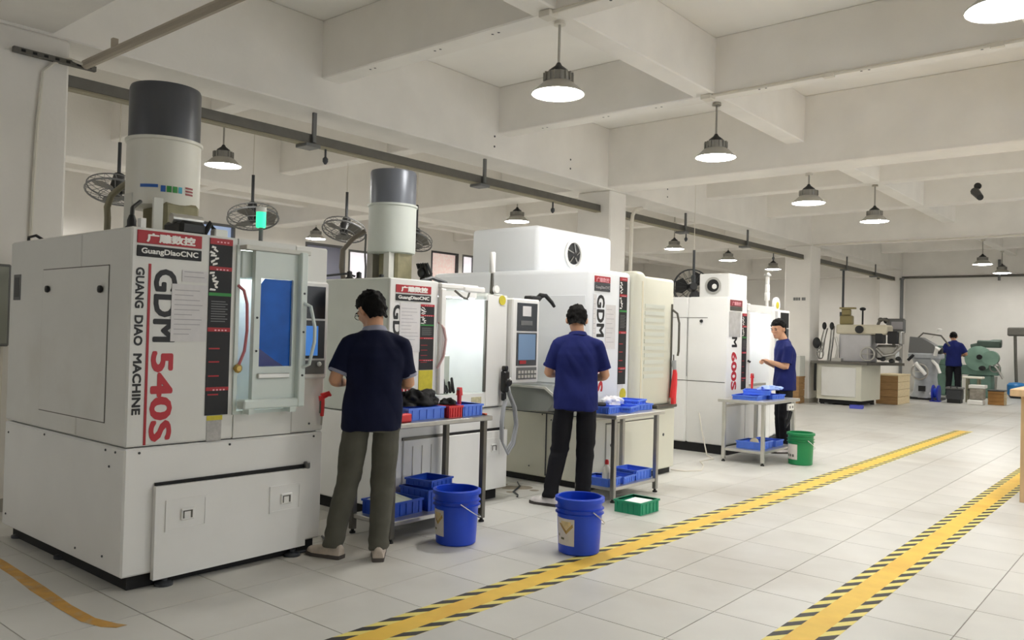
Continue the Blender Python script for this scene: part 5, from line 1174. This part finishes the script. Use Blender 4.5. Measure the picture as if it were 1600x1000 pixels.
def person(label, loc, rz, H, pose, cloth, trs, shoe, vox=.0075, head_rot=(0, 0), collar=True, glasses=False):
    """pose: joints in local metres for a 1.70 m figure facing +Y"""
    k = H/1.70
    t = thing('person', label, 'person', loc, rz)
    S = lambda p: Vector(p)*k
    J = {n: S(p) for n, p in pose.items()}
    lean = pose.get('_lean', None)
    hip, chest, neck, head = J['pelvis'], J['chest'], J['neck'], J['head']
    # ---- head frame
    HM = Matrix.Translation(head) @ Matrix.Rotation(head_rot[0], 4, 'Z') @ Matrix.Rotation(-head_rot[1], 4, 'X')
    hm3 = HM.to_3x3()
    b = MB()
    def hell(c, r, nu=18, nv=12): b.ell(HM @ (Vector(c)*k), tuple(x*k for x in r), hm3, nu, nv)
    hell((0, -.012, .028), (.076, .094, .088)); hell((0, .018, -.03), (.062, .07, .075)); hell((0, .050, -.082), (.036, .038, .034))
    hell((0, .078, .03), (.050, .016, .022)); hell((-.03, .07, -.012), (.025, .02, .022)); hell((.03, .07, -.012), (.025, .02, .022))
    hell((0, .086, .0), (.010, .016, .026)); hell((0, .098, -.016), (.014, .013, .011)); hell((0, .083, -.050), (.024, .012, .008)); hell((0, .083, -.062), (.02, .012, .008))
    for s in (-1, 1): hell((s*.081, -.010, -.002), (.016, .021, .034))
    ntube(b, [chest+S((0, -.01, .10)), neck, HM @ (Vector((0, -.025, -.04))*k)], [.062*k, .056*k, .055*k])
    def torso(mb, g, zlo=None):
        a, c, d = hip, chest, neck
        rings = []
        for u, rx, ry in ((-.10, .150, .10), (0, .160, .112), (.25, .148, .104), (.5, .146, .102), (.8, .165, .112), (1.0, .172, .112)):
            p = a.lerp(c, u) if u >= 0 else a+(a-c)*(-u)*.5
            rings.append((p.x, p.y, p.z, rx*k+g, ry*k+g))
        for u, rx, ry in ((.35, .165, .10), (.62, .125, .08), (.9, .07, .065)):
            p = c.lerp(d, u); rings.append((p.x, p.y, p.z, rx*k+g, ry*k+g))
        mb.rings(rings, 28)
    torso(b, 0)
    for s in 'LR':
        sg = -1 if s == 'L' else 1
        sh, el, wr = J['sh'+s], J['el'+s], J['wr'+s]
        ntube(b, [chest.lerp(neck, .60)+Vector((sg*.06*k, 0, 0)), sh, sh.lerp(el, .5), el, el.lerp(wr, .3), wr], [.045*k, .050*k, .048*k, .039*k, .040*k, .026*k])
        # hand: palm, four fingers with bends, thumb
        d = (wr-el).normalized(); hd = J.get('hd'+s); d = (hd-wr).normalized() if hd is not None else d
        side = Vector((0, 0, 1)).cross(d); side = side.normalized() if side.length > .1 else Vector((1, 0, 0))
        inward = side*(1 if s == 'L' else -1)*-1
        nrm = d.cross(inward).normalized()
        pc = wr+d*.048*k
        Mh = Matrix((inward, d, nrm)).transposed()
        b.ell(pc, (.038*k, .052*k, .017*k), Mh, 14, 10)
        curl = nrm if nrm.z < 0 else -nrm
        for q, (off, ln) in enumerate(((-.028, .060), (-.010, .070), (.009, .066), (.027, .052))):
            r0 = pc+d*.036*k+inward*(-off)*k
            p1 = r0+(d*.85+curl*.35).normalized()*ln*.5*k; p2 = p1+(d*.35+curl*.9).normalized()*ln*.32*k; p3 = p2+(d*-.15+curl).normalized()*ln*.25*k
            ntube(b, [r0, p1, p2, p3], [.0105*k, .0098*k, .0090*k, .0078*k], 8)
        r0 = wr+d*.03*k+inward*.028*k
        ntube(b, [r0, r0+(d*.6+inward*.7).normalized()*.038*k+curl*.008*k, r0+(d*.95+inward*.4).normalized()*.068*k+curl*.022*k], [.014*k, .012*k, .0095*k], 8)
        hp_, kn, an = J['hip'+s], J['kn'+s], J['an'+s]
        ntube(b, [hp_, hp_.lerp(kn, .5), kn, kn.lerp(an, .35), an], [.068*k, .070*k, .054*k, .052*k, .036*k])
    body = remesh(b, vox, 3)
    m = MB(); m.add(body[0], body[1]); bo_ = m.build('body', skin_m, t, smooth=180, local=True)
    # ---- shirt
    b = MB(); torso(b, .022*k)
    hem = hip-(chest-hip)*.36
    b.rings([(hem.x, hem.y, hem.z, .190*k, .140*k), (hip.x, hip.y, hip.z, .186*k, .136*k), (hip.lerp(chest, .4).x, hip.lerp(chest, .4).y, hip.lerp(chest, .4).z, .168*k, .122*k), (chest.x, chest.y, chest.z, .184*k, .130*k)], 28)
    cuffs = MB()
    for s in 'LR':
        sg = -1 if s == 'L' else 1
        sh, el = J['sh'+s], J['el'+s]
        e = sh.lerp(el, .78); dv = (el-sh).normalized()
        P_ = [chest.lerp(neck, .66)+Vector((sg*.055*k, -.005, 0)), sh, sh.lerp(el, .4), e]; R_ = [.056*k, .063*k, .064*k, .063*k]
        ntube(b, P_[:-1], R_[:-1]); b.tube([P_[2], e], [R_[2], R_[3]], 16)
        cuffs.tube([e-dv*.016*k, e+dv*.004*k], [.0655*k, .0665*k], 20)
    sr = remesh(b, vox*1.15, 7)
    sd = loc[0]*3+loc[1]
    def fw(p):
        q = p/k; w = .008*noise.noise(Vector((q.x*7+sd, q.y*7, q.z*4)))+.005*noise.noise(Vector((q.x*16, q.y*16+sd, q.z*7)))
        fold = .018*max(0, noise.noise(Vector((q.x*11+q.z*6+sd, q.y*8, q.z*2.5))))
        return (w+fold)*k
    sm = wrinkle(sr, fw); so_ = sm.build('polo_shirt', cloth, t, smooth=180, local=True)
    cuffs.build('sleeve_trim', collar_grey if cloth is navy_cloth else cloth, so_, local=True)
    # collar: leaning ring round the neck
    cm_ = MB(); ax = (neck-chest).normalized(); cpos = neck+S((0, -.006, -.028))
    vs = []; fs = []; N = 24
    zz = Vector((0, .0, 1)); Rm = Vector((0, 0, 1)).rotation_difference((HM @ Vector((0, 0, 0))-neck).normalized()+Vector((0, 0, 1.2))).to_matrix()
    prof = [(.066, .028), (.072, .03), (.088, -.004), (.084, -.012), (.066, .0)]
    for i in range(N+1):
        a = PI/2+.22+(2*PI-.44)*i/N
        for r, z in prof: vs.append(cpos+Rm @ (Vector((r*math.cos(a), r*math.sin(a)*.92, z))*k))
    n5 = len(prof)
    for i in range(N):
        for j in range(n5): fs.append((i*n5+j, i*n5+(j+1) % n5, (i+1)*n5+(j+1) % n5, (i+1)*n5+j))
    cm_.add(vs, fs); cm_.build('collar', collar_grey if collar else cloth, so_, local=True)
    # ---- trousers
    b = MB(); w = hip+(chest-hip)*.16
    b.rings([(hip.x, hip.y, hip.z-.13*k, .150*k, .115*k), (hip.x, hip.y-.004, hip.z-.07*k, .160*k, .120*k), (hip.x, hip.y, hip.z+.0*k, .171*k, .123*k), (w.x, w.y, w.z, .160*k, .114*k)], 26)
    for s in 'LR':
        hp_, kn, an = J['hip'+s], J['kn'+s], J['an'+s]
        a2 = an+S((0, -.004, -.028))
        ntube(b, [hp_, hp_.lerp(kn, .5), kn, kn.lerp(an, .45)], [.082*k, .089*k, .076*k, .072*k])
        b.tube([kn.lerp(an, .4), kn.lerp(an, .8), a2], [.072*k, .066*k, .064*k], 16)
    tr = remesh(b, vox*1.2, 5)
    def ft(p):
        q = p/k; z = q.z
        lo = max(0, .30-z)/.30; kn_ = max(0, 1-abs(z-.47)/.12); hp2 = max(0, 1-abs(z-.80)/.10)
        w = .005*noise.noise(Vector((q.x*9+sd, q.y*9, q.z*5)))
        w += (.020*lo+.012*kn_+.009*hp2)*noise.noise(Vector((q.x*7+sd, q.y*7, q.z*20)))
        return w*k
    tm = wrinkle(tr, ft); tm.build('trousers', trs, t, smooth=180, local=True)
    # ---- shoes
    for s in 'LR':
        an = J['an'+s]; fd = J['ft'+s]; d = Vector((fd.x-an.x, fd.y-an.y, 0)).normalized(); sd_ = Vector((-d.y, d.x, 0))
        base = Vector((an.x, an.y, 0)); zo = an.z-.085*k
        up = MB(); so2 = MB()
        prof = [(-.075, .030, .058), (-.06, .036, .072), (-.02, .038, .078), (.03, .040, .068), (.08, .045, .050), (.13, .046, .040), (.165, .036, .032), (.185, .018, .020)]
        vs = []; vs2 = []; N = 14
        for u, w_, h_ in prof:
            for j in range(N):
                a = 2*PI*j/N; c, sn = math.cos(a), math.sin(a)
                z = .022+(h_*(sn if sn > 0 else 0))+(0 if sn > 0 else sn*.004)
                vs.append(base+d*u*k+sd_*w_*c*k+Vector((0, 0, z*k+zo)))
                vs2.append(base+d*(u*1.04)*k+sd_*(w_+.004)*c*k+Vector((0, 0, (.024 if sn > 0 else .0)*k+zo)))
        fs = [tuple(range(N))[::-1], tuple((len(prof)-1)*N+j for j in range(N))]
        for i in range(len(prof)-1):
            for j in range(N): fs.append((i*N+j, i*N+(j+1) % N, (i+1)*N+(j+1) % N, (i+1)*N+j))
        up.add(vs, fs); up_o = up.build('shoe', shoe, t, smooth=60, local=True); so2.add(vs2, fs); so2.build('sole', sole_m, up_o, local=True)
    # ---- hair: cap over crown, sides and nape with an uneven edge
    hb = MB(); N, Mv = 48, 26; vs = []; fs = []; idx = {}
    keep = {}
    for layer, add in ((0, 1.0), (1, 0.985)):
        for i in range(Mv+1):
            z = 1.0-2.05*i/Mv; lat = math.sqrt(max(0, 1-z*z)) if z > -.55 else .835-.10*(-.55-z)
            for j in range(N):
                a = 2*PI*j/N; ay = math.sin(a); x, y = lat*math.cos(a), lat*ay; zz = z
                jag = .05*noise.noise(Vector((math.cos(a)*4+sd, ay*4, 3)))
                lim = (.34 if ay > .55 else (.34-(.55-ay)/.45*.46 if ay > .10 else (-.14 if ay > -.10 else (-.14-(-.10-ay)/.25*.75 if ay > -.35 else -.89-(-.35-ay)*.16))))+jag
                if z < lim:
                    zz = lim; rr_ = math.sqrt(max(0, 1-zz*zz)) if zz > -.55 else .835-.10*(-.55-zz); x, y = rr_*math.cos(a), rr_*ay
                nz = 1+.11*noise.noise(Vector((x*4+sd, y*4, zz*3)))+.09*noise.noise(Vector((x*11, y*11+sd, zz*7)))
                rad = (Vector((.090, .111, .114)) if layer == 0 else Vector((.074, .092, .086)))
                vv = Vector((x*rad.x*(nz if layer == 0 else 1), y*rad.y*(nz if layer == 0 else 1)-.013, zz*rad.z*(nz if layer == 0 else 1)+.030))
                vs.append(HM @ (vv*k))
    L = (Mv+1)*N
    for i in range(Mv):
        for j in range(N):
            q = (i*N+j, i*N+(j+1) % N, (i+1)*N+(j+1) % N, (i+1)*N+j); fs.append(q); fs.append(tuple(L+z for z in q[::-1]))
    for j in range(N): fs.append((Mv*N+j, Mv*N+(j+1) % N, L+Mv*N+(j+1) % N, L+Mv*N+j))
    hb.add(vs, fs); hb.build('hair', hair_m, t, smooth=60, local=True)
    # ---- face
    for s in (-1, 1):
        e = MB(); e.ell(HM @ (Vector((s*.031, .0835, .010))*k), (.015*k, .007*k, .0075*k), hm3, 10, 6); e.build('eye', dark_m, t, local=True)
        e = MB(); e.ell(HM @ (Vector((s*.031, .090, .031))*k), (.020*k, .006*k, .0045*k), hm3, 10, 6); e.build('eyebrow', hair_m, t, local=True)
    e = MB(); e.ell(HM @ (Vector((0, .0935, -.056))*k), (.020*k, .005*k, .004*k), hm3, 10, 6); e.build('mouth', mat('lip', 'a5675a', .5), t, local=True)
    if glasses:
        g = MB()
        for s in (-1, 1):
            g.tube([HM @ (Vector((s*.034+.021*math.cos(2*PI*i/14), .104, .008+.016*math.sin(2*PI*i/14)))*k) for i in range(15)], .0022, 5)
            g.tube([HM @ (Vector((s*.055, .104, .012))*k), HM @ (Vector((s*.078, .06, .014))*k), HM @ (Vector((s*.080, -.01, .012))*k)], .002, 5)
        g.build('glasses', dark_m, t, local=True)
    return t
def pose(**kw):
    p = dict(pelvis=(0, 0, .93), chest=(0, 0, 1.27), neck=(0, .02, 1.46), head=(0, .07, 1.555),
             shL=(-.165, 0, 1.345), shR=(.165, 0, 1.345), elL=(-.22, .0, 1.10), elR=(.22, .0, 1.10), wrL=(-.16, .22, 1.10), wrR=(.16, .22, 1.10),
             hdL=(-.10, .30, 1.11), hdR=(.10, .30, 1.11),
             hipL=(-.09, 0, .88), hipR=(.09, 0, .88), knL=(-.10, .02, .47), knR=(.10, .02, .47), anL=(-.11, 0, .085), anR=(.11, 0, .085), ftL=(-.14, .2, 0), ftR=(.14, .2, 0))
    p.update(kw); return p
# man at the first bench: weight on the right leg, left foot out, head turned left and down
person('man in navy polo with grey trimmed sleeves and grey trousers, standing by the nearest machine', (-4.02, 3.435, 0), math.radians(50), 1.70,
       pose(head=(-.035, .085, 1.562), neck=(-.01, .025, 1.46), elL=(-.25, -.02, 1.12), elR=(.22, .04, 1.10), wrL=(-.20, .23, 1.09), hdL=(-.13, .31, 1.10),
            wrR=(.14, .24, 1.10), hdR=(.08, .32, 1.10), hipL=(-.10, 0, .88), knL=(-.15, .04, .47), anL=(-.235, .0, .085), ftL=(-.42, .13, 0), knR=(.07, .03, .47), anR=(.055, -.06, .085), ftR=(.06, .14, 0), pelvis=(-.012, 0, .93)),
       navy_cloth, grey_trs, shoe_m, head_rot=(math.radians(38), math.radians(28)), glasses=True)
# man at the second bench: straight from behind, head bowed
person('man in blue polo and black trousers bent over the second workbench, seen from behind', (-4.02, 5.66, 0), math.radians(36), 1.71,
       pose(head=(-.01, .10, 1.555), neck=(0, .035, 1.455), chest=(0, .015, 1.27), elL=(-.24, .03, 1.11), elR=(.24, .03, 1.10), wrL=(-.16, .25, 1.09), wrR=(.17, .25, 1.06), hdL=(-.09, .31, 1.10), hdR=(.10, .32, 1.08),
            knL=(-.13, .02, .47), anL=(-.20, -.03, .085), ftL=(-.36, .06, 0), knR=(.09, .02, .47), anR=(.07, -.02, .085), ftR=(.11, .17, 0)),
       blue_cloth, black_trs, shoe_w, head_rot=(0, math.radians(32)), collar=False)
# man behind the third bench: seen from his left front side, hands together in front
person('man in blue polo facing left behind the third workbench, hands held together', (-4.06, 10.34, 0), math.radians(126), 1.69,
       pose(head=(.0, .095, 1.592), neck=(0, .03, 1.465), elL=(-.20, .04, 1.11), elR=(.20, .03, 1.10), wrL=(-.09, .21, 1.17), wrR=(.07, .22, 1.16), hdL=(-.02, .275, 1.20), hdR=(.01, .28, 1.18)),
       blue_cloth, black_trs, shoe_w, head_rot=(math.radians(38), math.radians(12)), collar=False)
# man at the far lathe
person('man in blue polo and black trousers at the green lathe by the back wall', (-5.03, 24.7, 0), math.radians(8), 1.80,
       pose(head=(-.02, .13, 1.55), neck=(0, .05, 1.455), chest=(0, .02, 1.27), elL=(-.27, .05, 1.12), elR=(.28, .03, 1.12), wrL=(-.2, .3, 1.12), wrR=(.22, .28, 1.10), hdL=(-.15, .38, 1.12), hdR=(.17, .36, 1.1)),
       blue_cloth, black_trs, shoe_w, vox=.011, head_rot=(0, math.radians(35)), collar=False)
